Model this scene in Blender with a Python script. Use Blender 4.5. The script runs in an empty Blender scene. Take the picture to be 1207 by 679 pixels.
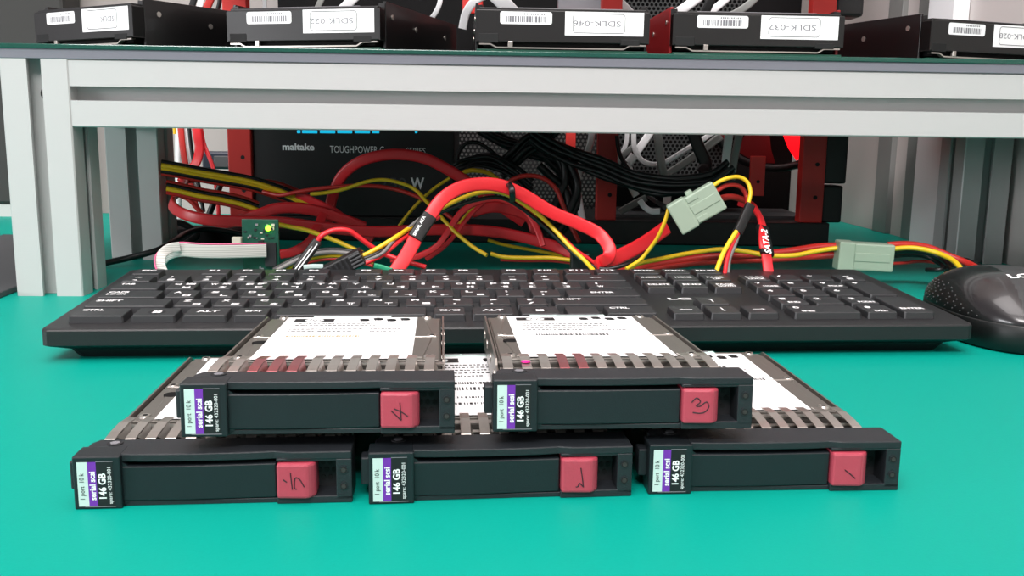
import bpy, bmesh, math, random
from mathutils import Vector, Matrix

random.seed(7)
S = 0.001                      # everything below is written in millimetres
C = bpy.context.scene.collection

# ------------------------------------------------------------------ camera
F, TH, ROLL, H = 1105.114, 0.1712, 0.0124, 110.2527

def ray(px, py):
    a, b = (px - 603.5) / F, (py - 339.5) / F
    c, s = math.cos(ROLL), math.sin(ROLL)
    u, v = a * c + b * s, -a * s + b * c
    return (u, math.cos(TH) - v * math.sin(TH), -math.sin(TH) - v * math.cos(TH))

def at(px, py, Y):
    d = ray(px, py); t = Y / d[1]
    return Vector((d[0] * t, Y, H + d[2] * t))

cam_d = bpy.data.cameras.new('camera'); cam = bpy.data.objects.new('camera', cam_d); C.objects.link(cam)
c_, s_ = math.cos(ROLL), math.sin(ROLL); st, ct = math.sin(TH), math.cos(TH)
Rv = Vector((c_, s_ * st, s_ * ct)); Uv = Vector((-s_, c_ * st, c_ * ct)); Bv = Vector((0, -ct, st))
m = Matrix((Rv, Uv, Bv)).transposed().to_4x4(); m.translation = Vector((0, 0, H * S))
cam.matrix_world = m
cam_d.sensor_width = 36; cam_d.lens = 36 * F / 1207; cam_d.clip_start = 0.01; cam_d.clip_end = 30
bpy.context.scene.camera = cam

# --------------------------------------------------------------- materials
def lin(c):
    return tuple(((x / 255) / 12.92 if x / 255 <= 0.04045 else ((x / 255 + 0.055) / 1.055) ** 2.4) for x in c)

def mat(name, rgb, rough=0.5, metal=0.0, bump=0.0, bscale=400, emit=None, estr=0.0, trans=0.0, coat=0.0, alpha=1.0, vary=0.0, spec=0.5, aniso=None):
    m = bpy.data.materials.new(name); m.use_nodes = True
    nt = m.node_tree; b = nt.nodes['Principled BSDF']
    col = lin(rgb) + (1,)
    b.inputs['Base Color'].default_value = col
    b.inputs['Roughness'].default_value = rough; b.inputs['Metallic'].default_value = metal
    b.inputs['Specular IOR Level'].default_value = spec
    if trans: b.inputs['Transmission Weight'].default_value = trans
    if coat: b.inputs['Coat Weight'].default_value = coat; b.inputs['Coat Roughness'].default_value = 0.08
    if emit: b.inputs['Emission Color'].default_value = lin(emit) + (1,); b.inputs['Emission Strength'].default_value = estr
    if bump or vary:
        tc = nt.nodes.new('ShaderNodeTexCoord'); mp = nt.nodes.new('ShaderNodeMapping')
        nt.links.new(tc.outputs['Object'], mp.inputs['Vector'])
        if aniso: mp.inputs['Scale'].default_value = aniso
        n = nt.nodes.new('ShaderNodeTexNoise'); n.inputs['Scale'].default_value = bscale; n.inputs['Detail'].default_value = 3
        nt.links.new(mp.outputs['Vector'], n.inputs['Vector'])
        if bump:
            bp = nt.nodes.new('ShaderNodeBump'); bp.inputs['Strength'].default_value = bump; bp.inputs['Distance'].default_value = 0.0003
            nt.links.new(n.outputs['Fac'], bp.inputs['Height']); nt.links.new(bp.outputs['Normal'], b.inputs['Normal'])
        if vary:
            r = nt.nodes.new('ShaderNodeMapRange'); r.inputs['To Min'].default_value = 1 - vary; r.inputs['To Max'].default_value = 1 + vary
            nt.links.new(n.outputs['Fac'], r.inputs['Value'])
            mx = nt.nodes.new('ShaderNodeVectorMath'); mx.operation = 'SCALE'
            mx.inputs[0].default_value = col[:3]; nt.links.new(r.outputs['Result'], mx.inputs['Scale'])
            nt.links.new(mx.outputs['Vector'], b.inputs['Base Color'])
    return m

M = dict(
    mat=mat('green_mat', (0, 147, 131), 0.5, bump=0.12, bscale=900, vary=0.03, spec=0.15),
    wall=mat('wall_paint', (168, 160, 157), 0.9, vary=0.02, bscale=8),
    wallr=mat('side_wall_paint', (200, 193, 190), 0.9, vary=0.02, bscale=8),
    dark=mat('dark_panel', (44, 43, 41), 0.6, vary=0.04, bscale=30),
    dark2=mat('charcoal_plate', (70, 72, 74), 0.55, vary=0.1, bscale=40),
    strip=mat('pale_strip', (190, 190, 188), 0.7),
    alu=mat('brushed_aluminium', (190, 190, 189), 0.45, metal=0.1, bump=0.15, bscale=60, aniso=(1, 1, 40)),
    alug=mat('aluminium_slot', (150, 152, 150), 0.5, metal=0.4),
    grey=mat('grey_plate', (118, 119, 128), 0.35, vary=0.03, bscale=60),
    glassedge=mat('green_glass', (30, 105, 90), 0.08, trans=0.5, coat=0.5),
    bezel=mat('bezel_plastic', (29, 33, 37), 0.45, bump=0.25, bscale=2500),
    lever=mat('lever_plastic', (21, 27, 31), 0.42, bump=0.15, bscale=2500),
    hole=mat('black_void', (8, 9, 10), 0.7),
    vent=mat('vent_plastic', (22, 24, 27), 0.6),
    btn=mat('red_button', (168, 62, 78), 0.42, bump=0.2, bscale=900, vary=0.06),
    ink=mat('marker_ink', (45, 18, 30), 0.6),
    white=mat('white_print', (232, 236, 236), 0.6),
    sticker=mat('white_sticker', (244, 245, 246), 0.45, spec=0.3),
    mint=mat('pale_sticker_field', (188, 210, 204), 0.6, spec=.2),
    purple=mat('purple_print', (106, 42, 158), 0.5),
    blk=mat('black_print', (20, 20, 22), 0.5),
    gprint=mat('grey_print', (120, 120, 125), 0.6),
    tan=mat('tan_print', (176, 160, 120), 0.6),
    steel=mat('steel', (186, 180, 173), 0.28, metal=0.8, bump=0.05, bscale=300),
    steelred=mat('ink_stained_steel', (188, 112, 116), 0.3, metal=0.9),
    magenta=mat('magenta_ink', (236, 40, 150), 0.5),
    cover=mat('drive_cover', (120, 116, 110), 0.34, metal=0.55, bump=0.06, bscale=500),
    rail=mat('rail_steel', (128, 122, 116), 0.3, metal=0.6),
    kcase=mat('keyboard_case', (28, 28, 30), 0.42, bump=0.3, bscale=2200),
    key=mat('key_plastic', (43, 44, 46), 0.42, bump=0.2, bscale=2600),
    legend=mat('key_print', (240, 240, 240), 0.6),
    mouse=mat('mouse_matte', (52, 53, 54), 0.45, bump=0.1, bscale=1800),
    mousegl=mat('mouse_gloss', (24, 20, 22), 0.3, coat=0.5),
    mbase=mat('mouse_base', (12, 15, 15), 0.45),
    dot=mat('grip_dot', (70, 70, 70), 0.4),
    hdd=mat('black_drive_case', (21, 20, 20), 0.38, bump=0.1, bscale=1500),
    hddside=mat('black_drive_side', (11, 10, 11), 0.35, coat=0.15),
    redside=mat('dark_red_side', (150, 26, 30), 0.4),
    pcb=mat('circuit_green', (16, 72, 56), 0.4, vary=0.25, bscale=300),
    redframe=mat('red_painted_steel', (206, 48, 42), 0.45, bump=0.08, bscale=1500),
    black=mat('black_plastic', (22, 23, 24), 0.45),
    blackm=mat('black_matte_panel', (9, 9, 10), 0.75, spec=.2),
    navy=mat('navy_plastic', (34, 40, 56), 0.4),
    cred=mat('red_cable', (226, 40, 48), 0.38),
    cdred=mat('red_wire', (190, 44, 38), 0.4),
    cyel=mat('yellow_wire', (236, 192, 34), 0.4),
    cblk=mat('black_wire', (18, 18, 19), 0.42),
    cgry=mat('grey_wire', (120, 118, 116), 0.45),
    cwht=mat('white_flat_cable', (244, 244, 245), 0.45),
    cgw=mat('dull_white_cable', (138, 140, 137), 0.5),
    molex=mat('nylon_connector', (160, 178, 158), 0.42, trans=0.12),
    nylon=mat('cream_connector', (190, 186, 170), 0.5),
    ledg=mat('green_led', (150, 255, 40), 0.4, emit=(130, 255, 30), estr=12),
    ledc=mat('cyan_led', (20, 150, 190), 0.4, emit=(20, 185, 225), estr=.9),
    ledr=mat('red_led_plastic', (255, 10, 20), 0.4, emit=(255, 8, 20), estr=1.5),
    ledr2=mat('dim_red_blade', (60, 8, 10), 0.4, emit=(200, 8, 14), estr=0.05),
    teal=mat('green_piece', (20, 140, 100), 0.5),
    lamp=mat('lamp_diffuser', (255, 255, 255), 0.6, emit=(255, 252, 246), estr=3.0),
    bag=mat('clear_bag', (150, 150, 150), 0.15, trans=0.5),
)

def ribbed(name, rgb, rgb2, scale, axis):
    m = mat(name, rgb, 0.5); nt = m.node_tree; b = nt.nodes['Principled BSDF']
    tc = nt.nodes.new('ShaderNodeTexCoord'); w = nt.nodes.new('ShaderNodeTexWave')
    w.bands_direction = axis; w.inputs['Scale'].default_value = scale
    r = nt.nodes.new('ShaderNodeValToRGB'); r.color_ramp.elements[0].color = lin(rgb2) + (1,); r.color_ramp.elements[0].position = 0.1
    r.color_ramp.elements[1].color = lin(rgb) + (1,); r.color_ramp.elements[1].position = 0.5
    nt.links.new(tc.outputs['Object'], w.inputs['Vector']); nt.links.new(w.outputs['Fac'], r.inputs['Fac']); nt.links.new(r.outputs['Color'], b.inputs['Base Color'])
    return m

M['ribbon'] = ribbed('grey_ribbon', (196, 196, 190), (160, 160, 154), 260, 'Z')

def mesh_metal(name, rgb, hole):
    """perforated sheet: round holes in a hexagonal grid, really see-through"""
    m = mat(name, rgb, 0.4, metal=0.3); nt = m.node_tree; b = nt.nodes['Principled BSDF']; out = nt.nodes['Material Output']
    tc = nt.nodes.new('ShaderNodeTexCoord'); sp = nt.nodes.new('ShaderNodeSeparateXYZ'); nt.links.new(tc.outputs['Object'], sp.inputs[0])
    p = 4.6 * S
    def math_(op, a, bb=None):
        n = nt.nodes.new('ShaderNodeMath'); n.operation = op
        for i, v in enumerate((a, bb)):
            if v is None: continue
            if isinstance(v, (int, float)): n.inputs[i].default_value = v
            else: nt.links.new(v, n.inputs[i])
        return n.outputs[0]
    def grid(ox, oz):
        u = math_('SUBTRACT', math_('FRACT', math_('ADD', math_('DIVIDE', sp.outputs['X'], p), ox)), 0.5)
        v = math_('MULTIPLY', math_('SUBTRACT', math_('FRACT', math_('ADD', math_('DIVIDE', sp.outputs['Z'], p * 1.732), oz)), 0.5), 1.732)
        return math_('SQRT', math_('ADD', math_('MULTIPLY', u, u), math_('MULTIPLY', v, v)))
    d = math_('MINIMUM', grid(0, 0), grid(0.5, 0.5))
    k = math_('LESS_THAN', d, hole)
    t = nt.nodes.new('ShaderNodeBsdfTransparent'); mx = nt.nodes.new('ShaderNodeMixShader')
    nt.links.new(k, mx.inputs[0]); nt.links.new(b.outputs[0], mx.inputs[1]); nt.links.new(t.outputs[0], mx.inputs[2]); nt.links.new(mx.outputs[0], out.inputs['Surface'])
    return m

M['meshd'] = mesh_metal('perforated_black_steel', (30, 30, 31), 0.30)
M['meshl'] = mesh_metal('perforated_grey_steel', (66, 68, 68), 0.36)

# ------------------------------------------------------------ mesh builder
_txt = {}
def text_geo(s, bold):
    k = (s, bold)
    if k not in _txt:
        cu = bpy.data.curves.new('t', 'FONT'); cu.body = s; cu.resolution_u = 3; cu.offset = 0.03 if bold else 0
        o = bpy.data.objects.new('t', cu); C.objects.link(o)
        bpy.context.view_layer.update()
        me = bpy.data.meshes.new_from_object(o.evaluated_get(bpy.context.evaluated_depsgraph_get()))
        vs = [(v.co.x, v.co.y) for v in me.vertices]; fs = [tuple(p.vertices) for p in me.polygons]
        bpy.data.objects.remove(o); bpy.data.curves.remove(cu); bpy.data.meshes.remove(me)
        x0, x1 = min(v[0] for v in vs), max(v[0] for v in vs); y0, y1 = min(v[1] for v in vs), max(v[1] for v in vs)
        _txt[k] = ([(v[0] - x0, v[1] - y0) for v in vs], fs, x1 - x0, y1 - y0)
    return _txt[k]

class MB:
    def __init__(s): s.v = []; s.f = []; s.m = []; s.sm = []; s.mats = []
    def mi(s, m):
        m = M[m] if isinstance(m, str) else m
        if m not in s.mats: s.mats.append(m)
        return s.mats.index(m)
    def add(s, vs, fs, m, smooth=False):
        b = len(s.v); s.v += [tuple(v) for v in vs]; k = s.mi(m)
        for f in fs: s.f.append(tuple(b + i for i in f)); s.m.append(k); s.sm.append(smooth)
    def box(s, x0, x1, y0, y1, z0, z1, m, r=0.0):
        """box with optional chamfered edges of size r"""
        if r <= 0:
            vs = [(x, y, z) for z in (z0, z1) for y in (y0, y1) for x in (x0, x1)]
            s.add(vs, [(0, 2, 3, 1), (4, 5, 7, 6), (0, 1, 5, 4), (2, 6, 7, 3), (0, 4, 6, 2), (1, 3, 7, 5)], m); return s
        bm = bmesh.new()
        bmesh.ops.create_cube(bm, size=1)
        for v in bm.verts: v.co = Vector(((x0 + x1) / 2 + v.co.x * (x1 - x0), (y0 + y1) / 2 + v.co.y * (y1 - y0), (z0 + z1) / 2 + v.co.z * (z1 - z0)))
        bmesh.ops.bevel(bm, geom=list(bm.edges), offset=r, segments=2, profile=0.5, affect='EDGES')
        s.bm(bm, m); return s
    def bm(s, bm, m, smooth=False):
        bm.verts.index_update()
        s.add([v.co for v in bm.verts], [tuple(v.index for v in f.verts) for f in bm.faces], m, smooth); bm.free()
    def prism(s, poly, a0, a1, axis, m, r=0.0):
        """poly in the two other axes, extruded along axis"""
        def P(p, a):
            return {'x': (a, p[0], p[1]), 'y': (p[0], a, p[1]), 'z': (p[0], p[1], a)}[axis]
        bm = bmesh.new()
        A = [bm.verts.new(P(p, a0)) for p in poly]; B = [bm.verts.new(P(p, a1)) for p in poly]; n = len(poly)
        bm.faces.new(A); bm.faces.new(B[::-1])
        for i in range(n): bm.faces.new((A[i], B[i], B[(i + 1) % n], A[(i + 1) % n]))
        bmesh.ops.recalc_face_normals(bm, faces=bm.faces)
        if r: bmesh.ops.bevel(bm, geom=list(bm.edges), offset=r, segments=2, profile=0.5, affect='EDGES')
        s.bm(bm, m); return s
    def cyl(s, c, r, h, axis, m, n=20, r2=None):
        r2 = r if r2 is None else r2
        vs = []
        for k, rr in ((0, r), (h, r2)):
            for i in range(n):
                a = 2 * math.pi * i / n; u, v = rr * math.cos(a), rr * math.sin(a)
                vs.append({'x': (c[0] + k, c[1] + u, c[2] + v), 'y': (c[0] + v, c[1] + k, c[2] + u), 'z': (c[0] + u, c[1] + v, c[2] + k)}[axis])
        fs = [(i, (i + 1) % n, n + (i + 1) % n, n + i) for i in range(n)]
        s.add(vs, fs, m, True); s.add(vs, [tuple(range(n))[::-1], tuple(range(n, 2 * n))], m); return s
    def tube(s, pts, r, m, n=10, wide=None, closed=False, wa=None):
        """round (or flat: wide = half width, r = half thickness) tube through points"""
        pts = [Vector(p) for p in pts]; N = len(pts); rings = []
        T = [(pts[min(i + 1, N - 1)] - pts[max(i - 1, 0)]).normalized() for i in range(N)]
        a = T[0].orthogonal().normalized()
        for i in range(N):
            t = T[i]
            if wide is not None:
                ax = wa[i] if isinstance(wa, list) else (wa or Vector((0, 1, 0)))
                if wa is None: w = t.cross(ax)
                else: w = ax - t * ax.dot(t)
                w = w.normalized() if w.length > 1e-4 else a
                if w.dot(a) < 0: w = -w
                a = w
            else:
                a = (a - t * a.dot(t)); a = a.normalized() if a.length > 1e-6 else t.orthogonal().normalized()
            b = t.cross(a).normalized()
            ring = []
            for k in range(n):
                q = 2 * math.pi * k / n
                if wide is None: ring.append(pts[i] + (a * math.cos(q) + b * math.sin(q)) * r)
                else:
                    cx, sx = math.cos(q), math.sin(q)
                    e = lambda z: math.copysign(abs(z) ** 0.45, z)
                    ring.append(pts[i] + a * e(cx) * wide + b * e(sx) * r)
            rings.append(ring)
        vs = [p for r_ in rings for p in r_]
        fs = [(i * n + k, i * n + (k + 1) % n, (i + 1) * n + (k + 1) % n, (i + 1) * n + k) for i in range(N - 1) for k in range(n)]
        s.add(vs, fs, m, True); s.add(vs, [tuple(range(n))[::-1], tuple(range((N - 1) * n, N * n))], m); return s
    def text(s, t, o, u, v, h, m, w=None, bold=False, align='l'):
        """text t, glyph height h, from o along u with up v; w = total width (fits), align l/c"""
        vs, fs, W, Hh = text_geo(t, bold)
        o, u, v = Vector(o), Vector(u), Vector(v)
        ky = h / Hh; kx = (w / W) if w else ky
        off = -W * kx / 2 if align == 'c' else 0
        s.add([o + u * (x * kx + off) + v * (y * ky) for x, y in vs], fs, m); return s
    def build(s, name, parent=None, smooth_all=False):
        me = bpy.data.meshes.new(name); me.from_pydata([(x * S, y * S, z * S) for x, y, z in s.v], [], s.f)
        for m in s.mats: me.materials.append(m)
        me.polygons.foreach_set('material_index', s.m); me.polygons.foreach_set('use_smooth', s.sm if not smooth_all else [True] * len(s.f))
        me.update(); o = bpy.data.objects.new(name, me); C.objects.link(o)
        if parent: o.parent = parent
        return o

def tag(o, label=None, cat=None, group=None, kind=None):
    if label: o['label'] = label
    if cat: o['category'] = cat
    if group: o['group'] = group
    if kind: o['kind'] = kind
    return o

def thing(name, label, cat, loc=(0, 0, 0), rz=0, rx=0, group=None):
    o = bpy.data.objects.new(name, None); C.objects.link(o); o.empty_display_size = 0.01
    o.location = Vector(loc) * S; o.rotation_euler = (rx, 0, rz)
    return tag(o, label, cat, group)

def place(o, loc, rz=0):
    o.location = Vector(loc) * S; o.rotation_euler = (0, 0, rz); return o

def spline(pts, n=8):
    """centripetal-ish Catmull-Rom through points"""
    P = [Vector(p) for p in pts]; P = [P[0] * 2 - P[1]] + P + [P[-1] * 2 - P[-2]]; out = []
    for i in range(1, len(P) - 2):
        a, b, c, d = P[i - 1:i + 3]
        for k in range(n):
            t = k / n
            out.append(0.5 * ((2 * b) + (c - a) * t + (2 * a - 5 * b + 4 * c - d) * t * t + (3 * b - a - 3 * c + d) * t ** 3))
    out.append(P[-2]); return out

# ================================================================ SETTING
SX, SY, SA, SZ, PW, DEP, SL = -314.161, 585.06, 0.0522, 147.32, 41.1, 203.7, 738.07   # shelf frame

def sf(lx, ly, z=0):
    return Vector((SX + lx * math.cos(SA) - ly * math.sin(SA), SY + lx * math.sin(SA) + ly * math.cos(SA), z))

def struct(mb, name, loc=None, rz=0):
    o = mb.build(name); tag(o, kind='structure')
    if loc is not None: place(o, loc, rz)
    return o

sfo = (SX, SY, 0)
b = MB(); b.box(-620, 744, 560, 580, -3, 2600, 'wall'); struct(b, 'wall_back', sfo, SA)
b = MB(); b.box(744, 764, -1400, 580, -3, 2600, 'wallr'); struct(b, 'wall_right', sfo, SA)
b = MB(); b.box(-2600, 2200, -3300, 1400, -780, -760, 'wallr'); struct(b, 'floor')
b = MB(); b.box(-2600, 2200, -3300, 1400, 2600, 2620, 'sticker'); struct(b, 'ceiling')
# ceiling light panels (the room's light)
def ceiling_light(x, y, lab):
    r = thing('ceiling_light', lab, 'ceiling light', (x, y, 2590))
    MB().box(-320, 320, -620, -600, -8, 8, 'sticker').box(-320, 320, 600, 620, -8, 8, 'sticker').box(-320, -300, -600, 600, -8, 8, 'sticker').box(300, 320, -600, 600, -8, 8, 'sticker').build('frame', r)
    MB().box(-300, 300, -600, 600, -4, 4, 'sticker').build('diffuser', r)

# desk and mat
d = MB().box(-900, 744, -260, 560, -30, -3, 'dark2', 1).build('desk'); place(d, sfo, SA)
tag(d, 'dark desk slab under the green mat', 'desk')
g = MB().box(-560, 743, -520, 559, -3, 0, 'mat', 0.5)
for i in range(9):
    pass
g = g.build('desk_mat'); place(g, sfo, SA); tag(g, 'smooth teal green rubber mat covering the whole desk top', 'mat')

# dark cabinet in the far corner
r = thing('cabinet', 'dark grey cabinet standing in the corner behind the aluminium shelf', 'cabinet', sf(-400, 505), SA)
MB().box(-200, 237, 0, 50, 14, 900, 'dark', 4).build('body', r)
MB().box(-200, 237, 2, 48, 0, 14, 'strip').build('plinth', r)
# dark plate beside shelf post
pl = MB().prism([(-90, -30), (-6, -20), (-10, 150), (-60, 290), (-150, 300)], 0, 4, 'z', 'dark2', 0.6).build('metal_plate')
place(pl, sfo, SA); tag(pl, 'dark grey flat plate lying on the mat outside the shelf post', 'plate')

# tall upright profiles by the right wall
def upright(name, label, lx, ly, w, dpt, hgt, groove, mt):
    b = MB()
    if groove:
        b.box(-w / 2, -5, -dpt / 2, dpt / 2, 0, hgt, mt, 0.8).box(5, w / 2, -dpt / 2, dpt / 2, 0, hgt, mt, 0.8).box(-5, 5, -dpt / 2 + 8, dpt / 2 - 8, 0, hgt, 'alug')
    else: b.box(-w / 2, w / 2, -dpt / 2, dpt / 2, 0, hgt, mt, 1.5)
    o = b.build(name); place(o, sf(lx, ly), SA); tag(o, label, 'profile'); return o
upright('cable_duct', 'tall white cable duct standing against the side wall behind the shelf', 736, 288, 15, 50, 1500, False, 'sticker')
for k_, (a_, b_) in enumerate(((388, 421), (318, 352))):
    struct(MB().box(738, 744.5, a_, b_, 0, 1500, 'alug', .6), 'trim_%d' % (k_ + 1), sfo, SA)

# ================================================================== SHELF
sh = thing('aluminium_shelf', 'low shelf frame of slotted aluminium bars with a glass top spanning the desk', 'shelf', sfo, SA)

def profile(L, axis, o, parent, name):
    """slotted square bar PW x PW, length L along axis from corner o"""
    w = PW; sl = 8.6 / 2; c = w / 2; dp = 11; lip = 2.2
    half = [(0.8, 0), (c - sl, 0), (c - sl, lip), (c - sl - 4, lip + .2), (c - 7.5, dp), (c - sl, dp)]
    def rot(p, k):
        x, y = p[0] - c, p[1] - c
        for _ in range(k): x, y = -y, x
        return (x + c, y + c)
    side = half + [(w - x, y) for x, y in half[::-1]]
    poly = [rot(p, k) for k in range(4) for p in side]
    b = MB()
    if axis == 'z': b.prism([(o[0] + x, o[1] + y) for x, y in poly], o[2], o[2] + L, 'z', 'alu')
    if axis == 'x': b.prism([(o[1] + x, o[2] + y) for x, y in poly], o[0], o[0] + L, 'x', 'alu')
    if axis == 'y': b.prism([(o[0] + x, o[2] + y) for x, y in poly], o[1], o[1] + L, 'y', 'alu')
    return b.build(name, parent)

for lx in (0, SL - PW):
    for ly in (0, DEP - PW):
        profile(SZ, 'z', (lx, ly, 0), sh, 'post')
for ly in (0.6, DEP - PW):
    profile(SL - 2 * PW, 'x', (PW, ly, SZ - PW), sh, 'beam')
for lx in (0, SL - PW):
    profile(DEP - 2 * PW, 'y', (lx, PW, SZ - PW), sh, 'beam')
MB().cyl((PW / 2 + 5, 6, SZ - 21), 4.6, 4, 'y', 'cblk', 18).cyl((PW / 2 + 5, 5, SZ - 21), 2.6, 2, 'y', 'steel', 14).build('bolt', sh)
MB().box(-60, SL + 2, -0.4, DEP + 4, SZ, SZ + 5.9, 'grey', 0.3).box(60, 630, DEP + 4, DEP + 62, SZ, SZ + 5.9, 'grey', 0.3).build('panel', sh)  # unseen rear extension of panel and glass, added to shade the case behind
GZ = SZ + 5.9 + 2.8
gl = MB().box(-62, SL + 3, -1.5, DEP + 64, SZ + 5.9, GZ, 'glassedge', 0.4).build('glass_top', sh)

# ====================================================== 2.5 INCH DRIVE SLEDS
TW, TH_, BD, TL = 78.8, 15.9, 14.1, 126.9
STROKES = {
    '5': [[(-2.4, .75), (-1.3, -.05)], [(-.2, 2.8), (.25, -2.3)], [(1.5, -2.2), (.9, -1.7), (1.05, 1.1), (2.0, 1.2), (2.9, .15), (3.7, -1.5)]],
    '2': [[(1.4, 2.7), (1.9, -.4), (2.3, -3.3)], [(2.3, -3.3), (1.15, -2.05), (.7, -3.0), (0, -3.3)]],
    '1': [[(-.6, .2), (1.1, -1.1), (2.8, -2.5)]],
    '3': [[(-1.7, 1.4), (-.3, 2.8), (.9, 1.6), (-.3, .4), (.9, .3), (2.7, 1.6), (3.5, 0.2), (2.5, -1.4), (0.9, -1.9), (-1.3, -1.7)]],
    '4': [[(1.4, 2.6), (1.75, -2.7)], [(1.75, -2.7), (-1.15, .15)], [(-.35, .75), (1.85, -.2), (3.7, -1.5)]],
}

def drive(num, label, loc, rz, top, red=(), pink=(), bottom=False, barcode=False, tilt=0.0, cover='full'):
    t = thing('drive_sled', label, 'hard drive', loc, rz, -tilt, 'small hard drive sleds stacked in front of the keyboard')
    W, h = TW, TH_
    # --- bezel
    b = MB()
    ridge = [(13.0, 1.0), (20, .5), (35, .2), (50, .6), (56.5, 1.2), (60, 0.2), (61, 0), (W, 0), (W, BD), (3.2, BD), (1.6, 11), (1.6, 7.6), (13, 7.6)]
    b.prism(ridge, 13.5, h, 'z', 'bezel', 0.35)
    b.box(1.6, W, 10.5, BD, 0, 13.6, 'bezel')
    b.box(13, 58, 1.2, 11, 0, 1.5, 'bezel', 0.2)
    b.box(57, W, 0, 11, 0, 2.3, 'bezel', 0.3)
    b.box(74.2, W, 0, 11, 1, 13.6, 'bezel', 0.3)
    b.box(57, 75, 0.3, 8, 12.9, 13.8, 'bezel', 0.2)
    b.box(-2.4, 2.2, 3.5, 9, 4.4, 13.0, 'bezel', 0.5)
    bz = b.build('bezel', t)
    for z in (5.2, 10.2):
        MB().cyl((76.4, -.25, z), 1.25, 1.4, 'y', 'bezel', 20).cyl((76.4, -.3, z), 1.05, .5, 'y', 'hole', 20).cyl((76.4, -.45, z), .66, .5, 'y', 'dark', 16).build('indicator_light', bz)
    v = MB().box(57.5, 74.3, 7.6, 8.4, 2.2, 13, 'vent')
    for i in range(4):
        for j in range(3):
            x = 67.6 + i * 2.1 + (j % 2) * 1.05
            if x < 73.6: v.cyl((x, 7.35, 5.2 + j * 2.4), .85, .3, 'y', 'hole', 6)
    v.build('vent', bz)
    sc = MB().cyl((8.6, 10.2, h - .1), 2.3, .35, 'z', 'vent', 20).cyl((8.6, 10.2, h + .1), 1.5, .25, 'z', 'gprint', 6)
    sc.build('screw', bz)
    # --- latch lever with label block
    b = MB()
    b.box(0, 13.3, -.9, 8, 0, h, 'lever', 0.45)
    b.prism([(12.6, .7), (30, .35), (56.8, 1.1), (56.8, 8), (12.6, 8)], 1.7, 12.2, 'z', 'lever', 0.4)
    b.prism([(12.9, 1.7), (15, 1.7), (12.9, .2)], .9, 7, 'y', 'lever'); b.prism([(12.9, 12.1), (15, 12.1), (12.9, 13.8)], .9, 7, 'y', 'lever')
    lv = b.build('latch_lever', t)
    # printed label, text running upwards
    b = MB(); y = -.95
    def fld(x0, x1, z0, z1, m, yy=y): b.add([(x0, yy, z0), (x1, yy, z0), (x1, yy, z1), (x0, yy, z1)], [(0, 1, 2, 3)], m)
    y = -1.0
    fld(1.3, 4.2, 1.0, 14.3, 'mint', y); fld(4.2, 6.6, 1.0, 14.3, 'purple', y); fld(6.6, 11.3, 1.0, 14.3, 'blk', y)
    up, lf = (0, 0, 1), (-1, 0, 0); y = -1.1
    b.text('1 port  10 k', (3.55, y, 3.2), up, lf, 1.75, 'blk', w=7.8)
    b.text('serial scsi', (6.3, y, 2.9), up, lf, 1.75, 'white', w=8.6, bold=True)
    b.text('146 GB', (9.2, y, 3.3), up, lf, 2.15, 'white', w=7.6, bold=True)
    b.text('spare: 432320-001', (11.05, y, 1.7), up, lf, 1.35, 'white', w=11.0)
    b.box(6.6, 11.3, -1.02, -.9, 14.3, 14.45, 'gprint').box(3, 11.6, -1.02, -.9, .75, .95, 'gprint')
    tag(b.build('capacity_label', lv), 'white, purple and black capacity label')
    # --- red release button
    b = MB().prism([(57.1, -.9), (65.6, -1.5), (66.6, -1.3), (68.4, .6), (68.4, 7.6), (57.1, 7.6)], 1.9, 12.6, 'z', 'btn', 0.8)
    for st_ in STROKES[num]:
        b.tube(spline([(61.4 + x, -1.28 - (x * .07), 7.2 + z) for x, z in st_], 5), .17, 'ink', 6)
    tag(b.build('release_button', t), 'red release button with a handwritten numeral')
    # --- spring strip
    b = MB()
    for (y0, y1, z) in ((23.0, 25.4, 13.6), (30.0, 33.4, 14.2)):
        b.box(3.5, W - 3, y0, y1, z - .5, z, 'steel')
    b.box(3.5, W - 3, 14.1, 36, 1.0, 8.0, 'blackm')
    def fing(x, m, s=1, z0=h):
        path = [(14.1, -1.7), (14.3, -.5), (15.0, -.1), (20, .5), (28, .9), (35.5, .2)]
        w = 3.1; vs = []; fs = []
        for i, (yy, dz) in enumerate(path):
            zz = (z0 + dz) if s > 0 else -dz
            sl = (yy - 14) * .02
            vs += [(x + sl, yy, zz), (x + w + sl, yy, zz), (x + w + sl, yy + .05, zz - .3 * s), (x + sl, yy + .05, zz - .3 * s)]
        for i in range(len(path) - 1):
            for k in range(4): fs.append((i * 4 + k, i * 4 + (k + 1) % 4, i * 4 + 4 + (k + 1) % 4, i * 4 + 4 + k))
        fs += [(0, 3, 2, 1), tuple(4 * (len(path) - 1) + k for k in range(4))]
        b.add(vs, fs, m)
        if s > 0:   # folded tab beneath each finger
            b.add([(x + w, 17, z0 - .4), (x + w + 1.5, 21, z0 - 3.2), (x + w + 1.5, 26, z0 - 3.2), (x + w, 30, z0 + .4)], [(0, 1, 2, 3)], m)
    n = 12
    for i in range(n):
        x = 4.0 + i * 5.95
        fing(x, 'magenta' if i in pink and False else 'steelred' if i in red else 'steel')
        if i in pink: b.cyl((x + 1.5, 20.0, h + .75), 1.5, .25, 'z', 'magenta', 14)
        if bottom and 0 < i < 12: fing(x, 'steel', -1)
    b.build('spring_strip', t)
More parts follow.
